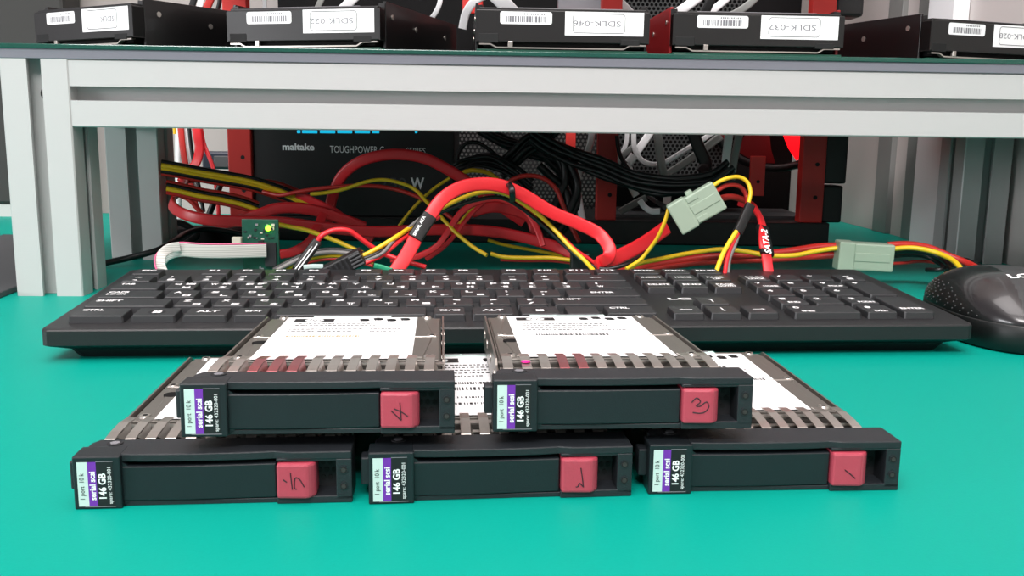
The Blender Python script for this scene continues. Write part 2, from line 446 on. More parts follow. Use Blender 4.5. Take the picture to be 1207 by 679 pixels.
    # --- rails
    for s_2, x in ((0, 2.6), (1, W - 3.6)):
        b = MB()
        b.prism([(BD, 1), (TL - 2, 1), (TL, 6), (TL, 12.2), (TL - 5, 14.4), (36, 14.4), (34, 12.5), (BD, 12.5)], x, x + .7, 'x', 'rail')
        b.box(min(x, x + (2.2 if not s_2 else -1.5)), max(x + .7, x + .7 + (1.5 if not s_2 else -2.2)) if not s_2 else x + .7, BD, TL - 3, .9, 1.5, 'rail')
        for yy in (40, 66, 92, 112):
            b.cyl((x - .3, yy, 8), 1.8, 1.3, 'x', 'steel', 14)
        b.build('rail', t)
    # --- drive body
    b = MB()
    x0, x1, y0, y1 = 4.0, 74.8, 37.0, TL - 2
    b.box(x0, x1, y0, y1, 1.5, 13.0, 'cover', .6)
    k = 6
    cov = [(x0 + .6, y0 + 1), (x1 - .6, y0 + 1), (x1 - .6, y1 - 8), (x1 - k, y1 - 1), (x0 + k, y1 - 1), (x0 + .6, y1 - 8)]
    b.prism(cov, 12.6, 13.9, 'z', 'cover', .45)
    b.prism([(x0 + 6, y0 + 4), (x1 - 6, y0 + 4), (x1 - 3, y0 + 44), (x1 - 7, y1 - 5), (x0 + 7, y1 - 5), (x0 + 3, y0 + 44)], 13.6, 14.35, 'z', 'cover', .3)
    b.cyl((x0 + 6.2, y0 + 30, 14.1), 3.0, .35, 'z', 'blackm', 20)
    # pressed groove across the cover beside the label
    b.tube([(x0 + 2, y0 + 40, 14.2), (x0 + 8, y0 + 39, 14.3)], .45, 'steel', 6); b.tube([(x1 - 12, y0 + 39, 14.3), (x1 - 2, y0 + 40, 14.2)], .45, 'steel', 6)
    bd = b.build('drive_body', t)
    for xx, yy in ((x0 + 4, y0 + 5), (x1 - 4, y0 + 5), (x0 + 3.4, y0 + 42), (x1 - 3.4, y0 + 42), (x0 + 6, y1 - 5), (x1 - 6, y1 - 5)):
        MB().cyl((xx, yy, 13.9), 2.1, .8, 'z', 'steel', 18, 1.7).cyl((xx, yy, 14.7), .9, .08, 'z', 'blackm', 6).build('screw', bd)
    # --- sticker on the cover
    b = MB(); z = 14.5
    b.box(12, 65, y0 + 1.5, y1 - 6, 14.3, z, 'sticker')
    b.box(22, 54, y1 - 6, y1 - 1.5, 14.3, z, 'mint'); z += .03
    def q(x0_, x1_, ya, yb, m): b.add([(x0_, ya, z), (x1_, ya, z), (x1_, yb, z), (x0_, yb, z)], [(0, 1, 2, 3)], m)
    q(16, 32, y1 - 19, y1 - 12, 'blk')                    # round emblem with two slanted letters in a dark box
    z += .02; vs = [(24 + 3.8 * math.cos(a), y1 - 15.5 + 3.2 * math.sin(a), z) for a in [2 * math.pi * i / 24 for i in range(24)]]
    b.add(vs, [tuple(range(24))], 'white'); z += .02
    b.text('hp', (21.4, y1 - 18.0, z), (1, 0, 0), (.25, 1, 0), 4.6, 'blk', w=4.6)
    q(27, 33, y1 - 5.5, y1 - 4.2, 'gprint'); q(34, 52, y1 - 6, y1 - 4.4, 'gprint')
    rr = random.Random(int(num) * 11)
    for (yy, xa, xb, hh) in ((y1 - 24, 19, 48, 1.2), (y1 - 28, 18, 50, 1.3), (y1 - 32, 17.5, 52, 1.3), (y1 - 36.5, 17, 44, 1.3), (y1 - 41, 17, 40, 1.2)):
        x = xa
        while x < xb:
            w = rr.uniform(.5, 1.7); q(x, x + w, yy, yy + hh * rr.uniform(.9, 1.3), 'dark'); x += w + rr.uniform(.25, .9)
    for yy, xa, xb in ((y1 - 36.5, 48, 60), (y1 - 41, 48, 58)):
        x = xa
        while x < xb:
            w = rr.uniform(.5, 1.5); q(x, x + w, yy, yy + 1.3, 'dark'); x += w + rr.uniform(.3, .8)
    for cx, cy in ((44, y1 - 14), (49.5, y1 - 12), (55, y1 - 14.4), (60.5, y1 - 12.5)):   # approval marks
        b.text(rr.choice(['UL', 'CE', 'C', 'N']), (cx - 1.0, cy - 1.2, z), (1, 0, 0), (0, 1, 0), 1.6, 'dark')
        b.tube([(cx + 1.8 * math.cos(a), cy - .4 + 1.5 * math.sin(a), z) for a in [2 * math.pi * i / 16 for i in range(17)]], .12, 'blk', 4)
    if num == '4': x, xb, yy, mm = 18, 46, y1 - 52, 'tan'
    elif num == '3': x, xb, yy, mm = 21, 49, y1 - 52, 'blk'
    else: x, xb, yy, mm = 20, 62, y1 - 52, 'blk'
    while x < xb:
        w = rr.choice([.35, .5, .9]); q(x, x + w, yy, yy + 3.2, mm); x += w + rr.choice([.3, .5])
    if barcode:
        for yy, hh in ((y1 - 60, 4), (y1 - 70, 2), (y1 - 78, 2.4)):
            x = 15
            while x < 63:
                w = rr.choice([.4, .6, 1.0]); q(x, x + w, yy, yy + hh, 'blk'); x += w + rr.choice([.4, .6, .9])
    b.v = [(vx - .6, vy + 3, vz) if vz > 14.52 else (vx, vy, vz) for vx, vy, vz in b.v]
    b.build('drive_sticker', bd)
    # connector at the rear
    MB().box(20, 60, TL - 2, TL + 1.5, 2, 6.5, 'black', .4).build('connector', t)
    return t

drive('5', 'black drive sled marked 5, end of the bottom row, half under the sled marked 4', (-124.893, 255.22, 0), .0887, False)
drive('2', 'black drive sled marked 2 in the middle of the bottom row, bridged by two sleds', (-41.38, 261.466, 0), .1037, False, barcode=True)
drive('1', 'black drive sled marked 1, bottom row, under the sled marked 3', (42.166, 271.80, 0), .065, False)
drive('4', 'black drive sled marked 4 resting on top of sleds 5 and 2', (-94.951, 259.72, 20.545), .0766, True, red=(2, 3, 4), bottom=True, tilt=.034)
drive('3', 'black drive sled marked 3 on the top row with magenta ink on one spring finger', (-5.26, 267.93, 20.545), .0735, True, red=(3, 4), pink=(1,), bottom=True, tilt=.034)

# ================================================================ KEYBOARD
KX, KY, KA, KZ, KT, U = -207.932, 430.853, .0858, 19.805, .0532, 19.0
kb = thing('keyboard', 'wide black computer keyboard with white Latin and Korean key legends', 'keyboard', (KX, KY, 0), KA)
tt = math.tan(KT)
def kp(y, off=0): return KZ + off + y * tt
b = MB()
X0, X1, Y0, Y1 = -9, 439, -11.5, 124
PL = -3.4
# case: chamfered plan outline, top plate follows the key plane
def ring(z, inset, flat=True, corner=3.0):
    x0, x1, y0, y1 = X0 + inset, X1 - inset, Y0 + inset, Y1 - inset; c = corner
    pts = [(x0 + c, y0), (x1 - c, y0), (x1 - c * .3, y0 + c * .3), (x1, y0 + c), (x1, y1 - c), (x1 - c * .3, y1 - c * .3), (x1 - c, y1), (x0 + c, y1), (x0 + c * .3, y1 - c * .3), (x0, y1 - c), (x0, y0 + c), (x0 + c * .3, y0 + c * .3)]
    return [(x, y, z(y)) for x, y in pts]
rings = [ring(lambda y: 0.0, 12), ring(lambda y: 4.5, 9), ring(lambda y: kp(y, PL) - 8.4, 1.2), ring(lambda y: kp(y, PL) - 7.6, 0), ring(lambda y: kp(y, PL) - .9, 0), ring(lambda y: kp(y, PL) - .2, .35), ring(lambda y: kp(y, PL), 1.2)]
vs = [p for r_ in rings for p in r_]; n = 12
fs = [(i * n + k, i * n + (k + 1) % n, (i + 1) * n + (k + 1) % n, (i + 1) * n + k) for i in range(len(rings) - 1) for k in range(n)]
fs += [tuple(range(n))[::-1], tuple(range((len(rings) - 1) * n, len(rings) * n))]
b.add(vs, fs, 'kcase')
b.text('LG', (297.5, 42.3, kp(42.3, PL) + .06), (1, 0, 0), (0, 1, tt), 4.2, 'legend', w=13, bold=True)
b.build('case', kb)

HANG = dict(Q='ㅂㅃ', W='ㅈㅉ', E='ㄷㄸ', R='ㄱㄲ', T='ㅅㅆ', Y='ㅛ', U='ㅕ', I='ㅑ', O='ㅐㅒ', P='ㅔㅖ', A='ㅁ', S='ㄴ', D='ㅇ', F='ㄹ', G='ㅎ', H='ㅗ', J='ㅓ', K='ㅏ', L='ㅣ', Z='ㅋ', X='ㅌ', C='ㅊ', V='ㅍ', B='ㅠ', N='ㅜ', M='ㅡ')
def key(ux, row, w=1, main='', sub='', hgt=1, mode='', y=None):
    x0, x1 = ux * U, (ux + w) * U - 3.9
    y0 = row * U if y is None else y; y1 = y0 + hgt * U - 4.2
    b = MB(); z = lambda yy, o: kp(yy, o)
    bt, tp = PL + .05, 0.0; e = .35; c = .7
    lo = [(x0 - .35, y0 - .45), (x1 + .35, y0 - .45), (x1 + .35, y1 + .35), (x0 - .35, y1 + .35)]
    hi = [(x0, y0), (x1, y0), (x1, y1), (x0, y1)]
    def oct_(p, c):
        (ax, ay), (bx, by), (cx, cy), (dx, dy) = p
        return [(ax + c, ay), (bx - c, by), (bx, by + c), (cx, cy - c), (cx - c, cy), (dx + c, dy), (dx, dy - c), (ax, ay + c)]
    R_ = [[(px, py, z(py, o)) for px, py in oct_([(q[0] + (ins if i in (0, 3) else -ins), q[1] + (ins if i < 2 else -ins)) for i, q in enumerate(base)], c)] for base, ins, o in ((lo, 0, bt), (hi, 0, tp - .35), (hi, .3, tp))]
    vs = [p for r_ in R_ for p in r_]
    fs = [(i * 8 + k, i * 8 + (k + 1) % 8, i * 8 + 8 + (k + 1) % 8, i * 8 + 8 + k) for i in range(2) for k in range(8)] + [tuple(range(16, 24))]
    b.add(vs, fs, 'key')
    up = (0, 1, tt); X = (1, 0, 0)
    def T(s, x, yy, h, w=None, al='l', bold=True): b.text(s, (x, yy, z(yy, .05)), X, up, h, 'legend', w=w, bold=bold, align=al)
    cx = (x0 + x1) / 2
    if mode == 'l':      # letter + hangul
        T(main, x0 + 2.6, y1 - 6.0, 3.7, w=3.9 if main not in 'IJ' else 1.8)
        hg = HANG[main]; T(hg[0], x0 + 8.4, y0 + 1.8, 3.4, w=3.9)
        if len(hg) > 1: T(hg[1], x0 + 8.6, y1 - 5.2, 3.4, w=4.8)
    elif mode == 'n':    # two symbols
        T(main, x0 + 5.0, y1 - 6.0, 3.5 if main not in '~-_\'"' else 1.3, w=3.6 if main not in "|'!;:,." else 1.2)
        T(sub, x0 + 5.0, y0 + 1.6, 3.6 if sub not in '-=`,.;' else 1.6, w=3.6 if sub not in "|'!;:,." else 1.2)
    elif mode == 'f': T(main, x0 + 3.2, y1 - 6.0, 3.6, w=2.4 * len(main) + .8)
    elif mode == 'w':
        T(main, x0 + 2.6, y1 - 5.0, 3.2, w=2.5 * len(main))
        if sub: T(sub, x0 + 2.6, y1 - 9.4, 3.2, w=2.5 * len(sub))
    elif mode == 'c':
        T(main, cx, y0 + 6.4, 3.2, w=min(x1 - x0 - 3, 2.5 * len(main) + (3 if len(main) < 4 else 0)), al='c')
        if sub: T(sub, cx, y0 + 2.2, 3.2, w=min(x1 - x0 - 3, 2.5 * len(sub)), al='c')
    elif mode == 'a':    # arrow
        dx, dy = dict(l=(-1, 0), r=(1, 0), u=(0, 1), d=(0, -1))[main]; cy = y0 + 7.5
        L_ = 3.4; nx, ny = -dy, dx
        def pt(a, bb): return (cx + dx * a + nx * bb, cy + dy * a + ny * bb, z(cy + dy * a + ny * bb, .06))
        b.add([pt(-L_, -.3), pt(-L_, .3), pt(L_ - .5, .3), pt(L_ - .5, -.3)], [(3, 2, 1, 0)], 'legend'); b.add([pt(L_ - 2, 1.5), pt(L_ - 2, -1.5), pt(L_, 0)], [(2, 1, 0)], 'legend')
        b.add([pt(L_ - 2, 1.5), pt(L_ - 2, -1.5), pt(L_, 0)], [(0, 1, 2)], 'legend')
    elif mode == 'win':
        ov = [(cx + 4.2 * math.cos(a), y0 + 7 + 3.6 * math.sin(a), z(y0 + 7 + 3.6 * math.sin(a), .03)) for a in [2 * math.pi * i / 24 for i in range(24)]]
        b.add(ov, [tuple(range(24))], 'blk')
        for i in (0, 1):
            for j in (0, 1):
                xa, ya = cx - 2 + i * 2.1, y0 + 5.2 + j * 1.9
                b.add([(xa, ya, z(ya, .07)), (xa + 1.9, ya, z(ya, .07)), (xa + 2.2, ya + 1.7, z(ya + 1.7, .07)), (xa + .3, ya + 1.7, z(ya + 1.7, .07))], [(0, 1, 2, 3)], 'legend')
    elif mode == 'p':    # numeric pad
        T(main, x0 + 2.6, y1 - 6.0, 3.8, w=3.2)
        if sub and len(sub) > 1: T(sub, x0 + 4.6, y0 + 1.8, 3.0, w=2.2 * len(sub))
    return b.build('key', kb)

key(0, 0, 1.5, 'CTRL', mode='w'); key(1.5, 0, 1.25, mode='win'); key(2.75, 0, 1.25, 'ALT', mode='c'); key(4, 0, 1, '한자', mode='c')
key(5, 0, 4); key(9, 0, 1, '한/영', mode='c'); key(10, 0, 1.25, 'ALT', mode='c'); key(11.25, 0, 1.2, mode='win'); key(12.45, 0, 1.05, mode=''); key(13.5, 0, 1.5, 'CTRL', mode='w')
key(0, 1, 2.25, 'SHIFT', mode='w')
for i, ch in enumerate('ZXCVBNM'): key(2.25 + i, 1, 1, ch, mode='l')
for i, (a, c) in enumerate((('<', ','), ('>', '.'), ('?', '/'))): key(9.25 + i, 1, 1, a, c, mode='n')
key(12.25, 1, 2.75, 'SHIFT', mode='w')
key(0, 2, 1.75, 'CAPS', 'LOCK', mode='w')
for i, ch in enumerate('ASDFGHJKL'): key(1.75 + i, 2, 1, ch, mode='l')
key(10.75, 2, 1, ':', ';', mode='n'); key(11.75, 2, 1, '"', "'", mode='n'); key(12.75, 2, 2.25, 'ENTER', mode='c')
key(0, 3, 1.5, 'TAB', mode='w')
for i, ch in enumerate('QWERTYUIOP'): key(1.5 + i, 3, 1, ch, mode='l')
key(11.5, 3, 1, '{', '[', mode='n'); key(12.5, 3, 1, '}', ']', mode='n'); key(13.5, 3, 1.5, '|', 'W', mode='n')
for i, (a, c) in enumerate(zip('~!@#$%^&*()_+', '`1234567890-=')): key(i, 4, 1, a, c, mode='n')
key(13, 4, 2, 'l', mode='a')
F5 = 5 * U
key(0, 5, 1, 'ESC', mode='f', y=F5, hgt=.92)
for i in range(12): key([2, 3, 4, 5, 6.6, 7.6, 8.6, 9.6, 11.1, 12.1, 13.1, 14.1][i], 5, 1 if i < 11 else .9, 'F%d' % (i + 1), mode='f', y=F5, hgt=.92)
for i, s_3 in enumerate(('PRTSC', 'SCROLL', 'PAUSE')): key(15.25 + i, 5, 1, s_3, mode='c', y=F5, hgt=.92)
for i, s_3 in enumerate((('INSERT', ''), ('HOME', ''), ('PAGE', 'UP'))): key(15.25 + i, 4, 1, *s_3, mode='c')
for i, s_3 in enumerate((('DELETE', ''), ('END', ''), ('PAGE', 'DOWN'))): key(15.25 + i, 3, 1, *s_3, mode='c')
key(16.25, 1, 1, 'u', mode='a')
for i, s_3 in enumerate('ldr'): key(15.25 + i, 0, 1, s_3, mode='a')
key(18.5, 4, 1, 'NUM', 'LOCK', mode='c'); key(19.5, 4, 1, '/', mode='p'); key(20.5, 4, 1, '*', mode='p'); key(21.5, 4, 1, '-', mode='n', sub=' -')
for (i, j, a, s_3) in ((0, 3, '7', 'HOME'), (1, 3, '8', ''), (2, 3, '9', 'PGUP'), (0, 2, '4', ''), (1, 2, '5', ''), (2, 2, '6', ''), (0, 1, '1', 'END'), (1, 1, '2', ''), (2, 1, '3', 'PGDN')):
    key(18.5 + i, j, 1, a, s_3, mode='p')
key(18.5, 0, 2, '0', 'INS', mode='p'); key(20.5, 0, 1, '.', 'DEL', mode='p')
key(21.5, 2, 1.02, '+', '', hgt=2, mode='p'); key(21.5, 0, 1.02, 'ENTER', '', hgt=2, mode='c')

# =================================================================== MOUSE
ms = thing('computer_mouse', 'black computer mouse with glossy side and dotted grip beside the keyboard', 'mouse', (270, 508, 0), -.03)
HW, HL, BZ = 34.5, 55, 15
def sgp(v, e): return math.copysign(abs(v) ** e, v)
def outline(a): return (HW * sgp(math.cos(a), .86), HL * sgp(math.sin(a), .86))
def top_h(y):            # crest height above the base, hump towards the rear
    t = (y + 8) / (63 if y > -8 else 56)
    return 23 * (1 - abs(t) ** 2.6 * (.55 if y > -8 else .9))
NA, NL = 144, 44
b = MB(); vs = []; prof = [(0, .93), (1.5, .975), (6, 1.0), (BZ - .6, 1.0), (BZ, .99)]
for z, k in prof:
    for i in range(NA):
        x, y = outline(2 * math.pi * i / NA); vs.append((x * k, y * k, z))
fs = [(r_ * NA + i, r_ * NA + (i + 1) % NA, (r_ + 1) * NA + (i + 1) % NA, (r_ + 1) * NA + i) for r_ in range(4) for i in range(NA)] + [tuple(range(NA))[::-1], tuple(range(4 * NA, 5 * NA))]
b.add(vs, fs, 'mbase', True); b.build('base', ms)
def dome(t, i):
    q = t * math.pi / 2; x, y = outline(2 * math.pi * i / NA); k = math.cos(q) ** .72 if t < 1 else 0
    return (x * k * .985, y * k * .985, BZ - .2 + top_h(y * k) * math.sin(q) ** .92)
grid = [[dome(r_ / NL, i) for i in range(NA)] for r_ in range(NL)] + [[dome(1, 0)]]
def zone(x, y, z):
    seam = -13 + 5 * (1 - abs(y) / 60)
    if x < seam:
        return 'grip' if (y > -42 + (z - BZ) * 2.4 and y < 40 and z < BZ + 15) else 'side_panel'
    return 'shell'
for nm, mt in (('shell', 'mouse'), ('side_panel', 'mousegl'), ('grip', 'mbase')):
    b = MB(); idx = {}
    def V(r_, i):
        k_ = (r_, i % NA if r_ < NL else 0)
        if k_ not in idx: idx[k_] = len(b.v); b.v.append(grid[k_[0]][k_[1]])
        return idx[k_]
    mi_ = b.mi(mt)
    for r_ in range(NL):
        for i in range(NA):
            c = [sum(grid[r_][j % NA][k] for j in (i, i + 1)) / 2 for k in range(3)]
            if zone(*c) != nm: continue
            f = (V(r_, i), V(r_, i + 1), V(r_ + 1, i + 1), V(r_ + 1, i)) if r_ + 1 < NL else (V(r_, i), V(r_, i + 1), V(NL, 0))
            b.f.append(f); b.m.append(mi_); b.sm.append(True)
    if nm == 'grip':
        for r_ in range(2, 17, 2):
            for i in range(NA):
                if (i + (r_ // 2 % 2) * 1) % 3: continue
                x, y, z = dome(r_ / NL, i)
                if zone(x, y - 2, z + .8) == 'grip' and zone(x, y + 2, z) == 'grip': b.cyl((x - .35, y, z), .5, .45, 'x', 'dot', 8)
    b.build(nm, ms)
# seam line and logo
sm_ = []
for r_ in range(0, NL + 1):
    pass
def dz(x, y): return min((g_ for r_ in grid[:NL] for g_ in r_), key=lambda g_: (g_[0] - x) ** 2 + (g_[1] - y) ** 2)[2]
zl, zr, zu = dz(-10, -26), dz(0, -26), dz(-10, -18)
MB().text('LG', (-9.5, -26, zl + .35), (1, 0, (zr - zl) / 10), (0, 1, (zu - zl) / 8), 6, 'legend', w=11, bold=True).build('logo', ms)

# ================================================ 3.5 INCH DRIVES ON THE GLASS
def hdd(label, X, Y, rz, w, code, side='hddside', h=27.6, corner='near_left', flip=1):
    """origin: front bottom corner; front face runs +x from origin, body goes +y"""
    t = thing('hard_drive', label, 'hard drive', (X, Y, GZ), rz, 0, 'black hard drives on the glass shelf')
    L = 150
    b = MB()
    b.prism([(0, 0), (w, 0), (w, L), (0, L)], 6.0, h - 2.2, 'z', 'hdd', .5)
    b.box(5, w - 5, 4, L - 4, 3, 6.2, 'blackm')
    b.prism([(2, 1.5), (w - 2, 1.5), (w - 2, L * .62), (w - 12, L - 3), (12, L - 3), (2, L * .62)], h - 2.5, h - .8, 'z', 'hdd', .5)
    b.prism([(16, 6), (w - 16, 6), (w - 22, L * .6), (22, L * .6)], h - 1, h, 'z', 'gprint', .3)
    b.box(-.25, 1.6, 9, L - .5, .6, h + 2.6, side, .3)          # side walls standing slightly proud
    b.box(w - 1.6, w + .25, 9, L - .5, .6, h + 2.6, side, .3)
    b.prism([(0, h - 4), (5, h - 4), (4, h + 1.6), (0, h + 1.2)], 8, 14, 'y', 'hdd'); b.prism([(w - 5, h - 4), (w, h - 4), (w, h + 1.2), (w - 4, h + 1.6)], 8, 14, 'y', 'hdd')
    b.box(2, 14, -.3, 5, 5.5, 11, 'hole', .3); b.box(w - 18, w - 6, -.3, 5, 5.0, 8.5, 'hole', .3)
    b.box(0, .6, 0, 14, 6, h - 3, 'hdd'); b.box(w - .6, w, 0, 14, 6, h - 3, 'hdd')
    body = b.build('casing', t)
    for yy in (20, 62, 122):
        for xx in (-.7, w + .1): MB().cyl((xx, yy, 18 if yy != 20 else h - 6), 1.7, .6, 'x', 'steel', 14).build('screw', body)
    b = MB().box(0.5, w - .5, 1, 110, 0.05, 1.6, 'pcb', .1)
    for i in range(16): b.box(random.uniform(6, w - 20), 0, 0, 0, 0, 0, 'pcb') if False else None
    b.build('circuit_board', t)
    # bent silver bracket along the lower front edge
    b = MB(); yb = .2
    path = [(2, 4.6), (9, 4.6), (13, 2.6), (w - 16, 2.6), (w - 12, 5.0), (w - 2, 5.0)]
    vs = []; fs = []
    for x, z in path: vs += [(x, yb, z - .45), (x, yb, z + .45), (x, yb + 3, z + .45), (x, yb + 3, z - .45)]
    for i in range(len(path) - 1):
        for k in range(4): fs.append((i * 4 + k, i * 4 + (k + 1) % 4, i * 4 + 4 + (k + 1) % 4, i * 4 + 4 + k))
    b.add(vs, fs, 'steel'); b.box(20, 23, -.2, 2, 2.8, 6.5, 'steel', .3)
    b.build('bracket', t)
    # stickers
    def rrect(b, x0, x1, z0, z1, rad, m, y, n=5):
        pts = []
        for cx, cz, a0 in ((x1 - rad, z0 + rad, -90), (x1 - rad, z1 - rad, 0), (x0 + rad, z1 - rad, 90), (x0 + rad, z0 + rad, 180)):
            for i in range(n + 1):
                a = math.radians(a0 + 90 * i / n); pts.append((cx + rad * math.cos(a), y, cz + rad * math.sin(a)))
        b.add(pts, [tuple(range(len(pts)))], m); return pts
    k = w / 101.6
    b = MB(); bx0, bx1 = .137 * w, .435 * w; zt = h - 3.2; zb = h - 10.8
    rrect(b, bx0, bx1, zb, zt, 1.4, 'sticker', -.18)
    rr = random.Random(len(code) + int(w)); x = bx0 + 4
    while x < bx1 - 4:
        ww = rr.choice([.3, .5, .9, 1.3]); b.add([(x, -.22, zb + 1.2), (x + ww, -.22, zb + 1.2), (x + ww, -.22, zb + 4.9), (x, -.22, zb + 4.9)], [(0, 1, 2, 3)], 'gprint'); x += ww + rr.choice([.4, .6])
    x = bx0 + 15
    while x < bx1 - 5: b.box(x, x + .8, -.23, -.2, zt - 1.9, zt - .9, 'gprint'); x += 1.35
    b.build('barcode_sticker', body)
    b = MB(); sx0, sx1 = .51 * w, .965 * w; z1 = h - 2.6; z0 = h - 17.0
    b.box(sx0, sx1, -.25, 0, z0, z1, 'sticker')
    ln = rrect(MB(), sx0 + 5, sx1 - 11 * k, z0 + 1.6, z1 - 1.2, 2, 'sticker', -.3)
    b.tube(ln + ln[:1], .16, 'blk', 5)
    if code:   # the sticker is upside down
        b.text(code, (sx1 - 13.5 * k, -.3, z1 - 5.4), (-1, 0, 0), (0, 0, -1), 3.4, 'gprint', w=28 * k if len(code) > 5 else 14)
    b.build('code_sticker', body)
    return t

a1 = math.radians(30.5)
w1 = 100
hdd('black hard drive with its corner forward before the dark cabinet, opposite end from 028', -238 - w1 * math.cos(a1), 602 + w1 * math.sin(a1), -a1, w1, 'SDLK')
a2 = math.radians(15)
hdd('black hard drive marked 022 turned slightly, second on the glass shelf', -84 - 107 * math.cos(a2), 601 + 107 * math.sin(a2), -a2, 107, 'SDLK-022')
hdd('black hard drive marked 046 facing straight forward on the glass shelf', -24.4, 603, .052, 109, 'SDLK-046')
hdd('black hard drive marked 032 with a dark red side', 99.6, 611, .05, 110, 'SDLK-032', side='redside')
a5 = math.radians(21)
hdd('black hard drive marked 028 turned with its corner forward, cut by the frame edge', 270, 629, a5, 106, 'SDLK-028')

# ============================================================ COMPUTER RIG
CY = 890
rig = thing('open_frame_computer_case', 'red and black open frame computer case standing behind the shelf', 'computer case', (0, CY, 0))
MB().box(-268, 301, -2, 190, 0, 23, 'black', 1.5).build('base', rig)
def rp(x0, x1, y0=0, y1=14, z0=23, z1=560):
    b = MB().box(x0, x1, y0, y1, z0, z1, 'redframe', .8)
    for z in (47, 78, 210, 240, 300, 420):
        b.cyl(((x0 + x1) / 2 + 3, y0 - .15, z), 2.0, .4, 'y', 'hole', 14)
    return tag(b.build('frame_post', rig), 'red steel post')
rp(-269, -247); rp(79, 98); rp(272, 294)
MB().box(294, 315, 2, 30, 60, 130, 'black', 2).box(294, 313, 2, 30, 23, 58, 'black', 2).box(294, 320, 2, 30, 213, 500, 'black', 3).build('side_bracket', rig)
tag(MB().box(-247, 79, 120, 124, 122, 560, 'blackm').build('back_plate', rig), 'black back plate')
MB().box(-247, -86, 120, 124, 23, 122, 'blackm').build('back_plate', rig)
MB().box(-86, 92, 121, 122, 23, 122, 'meshd').build('mesh_panel', rig)
MB().box(98, 236, 111, 112, 60, 560, 'meshl').build('mesh_panel', rig)
MB().box(98, 236, 60, 110, 52, 62, 'black').box(98, 300, 130, 135, 23, 560, 'blackm').build('drive_tray', rig)
for (x0, x1, y0, z0, z1) in ((233, 248, 40, 45, 84), (52, 62, 60, 70, 116)):
    tag(MB().box(x0, x1, y0, y0 + 3, z0, z1, 'redframe', .5).cyl(((x0 + x1) / 2 + 1, y0 - .2, z0 + 14), 1.8, .4, 'y', 'hole', 12).build('bracket', rig), 'small red bracket')
MB().box(90, 290, 30, 120, 23, 26, 'dark2').build('tray', rig)
MB().box(-268, 301, -62, -14, 262, 266, 'blackm').box(-268, 301, -64, -60, 258, 272, 'redframe', .8).build('unseen_shade_tray', rig)  # added out of view above the case, keeps overhead light off its posts

# power supply
ps = thing('power_supply', 'black power supply unit with lettering and a row of cyan lights', 'power supply', (-246, 893, 23))
MB().box(0, 190, 0, 84, 0, 112, 'black', 1.5).build('casing', ps)
b = MB()
def pst(s_4, px, py, w, h, m='white', bold=False):
    b = MB(); p = at(px, py, 892.9); b.text(s_4, (p.x + 246, -.12, p.z - 23), (1, 0, 0), (0, 0, 1), h, m, w=w, bold=bold); b.build('lettering', ps)
pst('maltake', 333, 177, 30, 6.5, bold=True)
pst('TOUGHPOWER G', 389, 180, 51, 6.5)
pst('SERIES', 479, 181, 18, 5.5)
pst('750', 449, 223, 24, 11, 'dark2'); pst('W', 484, 223, 13, 11, 'cwht', True)
b = MB()
for x0, x1 in ((350, 354), (356, 374), (377, 395), (397.5, 415), (418, 436), (438.5, 447), (489, 492)):
    p, q = at(x0, 155, 892.5), at(x1, 155, 892.5); z = p.z - 23
    b.box(p.x + 246, q.x + 246, -.8, 1, z - 1.6, z + 1.2, 'ledc', .5)
b.build('light_strip', ps)

# lit fan
fc = at(917, 112, 958)
fan = thing('case_fan', 'case fan glowing red behind the red frame post', 'fan', (fc.x, fc.y, fc.z))
b = MB(); NR = 40
pts = [(73 * math.cos(2 * math.pi * i / NR), 0, 73 * math.sin(2 * math.pi * i / NR)) for i in range(NR + 1)]
b.tube(pts, 4, 'black', 10); b.build('frame', fan)
for k in range(7):
    a0 = k * 2 * math.pi / 7 + .55; b = MB(); vs = []
    for r_ in (18, 36, 54, 68):
        for j in range(5):
            a = a0 + (j / 4 - .5) * .62 + (r_ - 18) * .006; vs.append((r_ * math.cos(a), (j - 2) * 2.2, r_ * math.sin(a)))
    b.add(vs, [(i * 5 + j, i * 5 + j + 1, i * 5 + 6 + j, i * 5 + 5 + j) for i in range(3) for j in range(4)], 'ledr' if k % 7 in (5, 0, 2) else 'ledr2', True)
    b.build('blade', fan)
MB().cyl((0, -4, 0), 19, 10, 'y', 'blackm', 28).build('hub', fan)

# small boards and boxes seen low in the rig
p = at(238, 201, 985)
MB().box(p.x, -262, 95, 121, 62, 80, 'navy', 2).box(p.x + 14, -262, 90, 95, 64, 76, 'dark2', 1).build('side_box', rig)
MB_ = None

# ================================================================== CABLES
def P3(pts):
    out = []; Y = None
    for p in pts:
        if len(p) == 3: Y = p[2]
        out.append(at(p[0], p[1], Y))
    return out
def cable(name, label, cat, pts, m, r=1.6, wide=None, wa=None, group=None, sleeve=None):
    b = MB().tube(spline(P3(pts)), r, m, 10, wide=wide, wa=wa)
    return tag(b.build(name), label, cat, group)

# -- flat red data cable looping in front, with its black printed sleeve
r = thing('data_cable', 'bright red flat cable arching over behind the middle of the keyboard', 'cable')
MB().tube(spline(P3([(462, 326, 572), (478, 303, 580), (491, 279, 590)])), 1.1, 'cred', 12, wide=4.6).build('lower_length', r)
MB().tube(spline(P3([(505, 257, 600), (520, 236, 605), (541, 222, 612), (565, 217, 618), (590, 219, 622), (617, 230, 626), (650, 250, 628), (683, 264, 628), (706, 276, 626), (718, 292, 620), (717, 303, 618), (708, 309, 622)])), 1.5, 'cred', 12, wide=4.4).build('upper_length', r)
sl = MB().tube(spline(P3([(489, 281, 588), (498, 267, 594), (507, 254, 600)])), 1.5, 'cblk', 12, wide=4.9)
A = at(490, 278, 586); B = at(503, 254, 597); u = (B - A).normalized(); vv = Vector((-u.z, 0, u.x))
sl.text('SERIAL ATA', A + Vector((0, -2, 0)), u, vv, 2.6, 'white', w=(B - A).length * .95, bold=True)
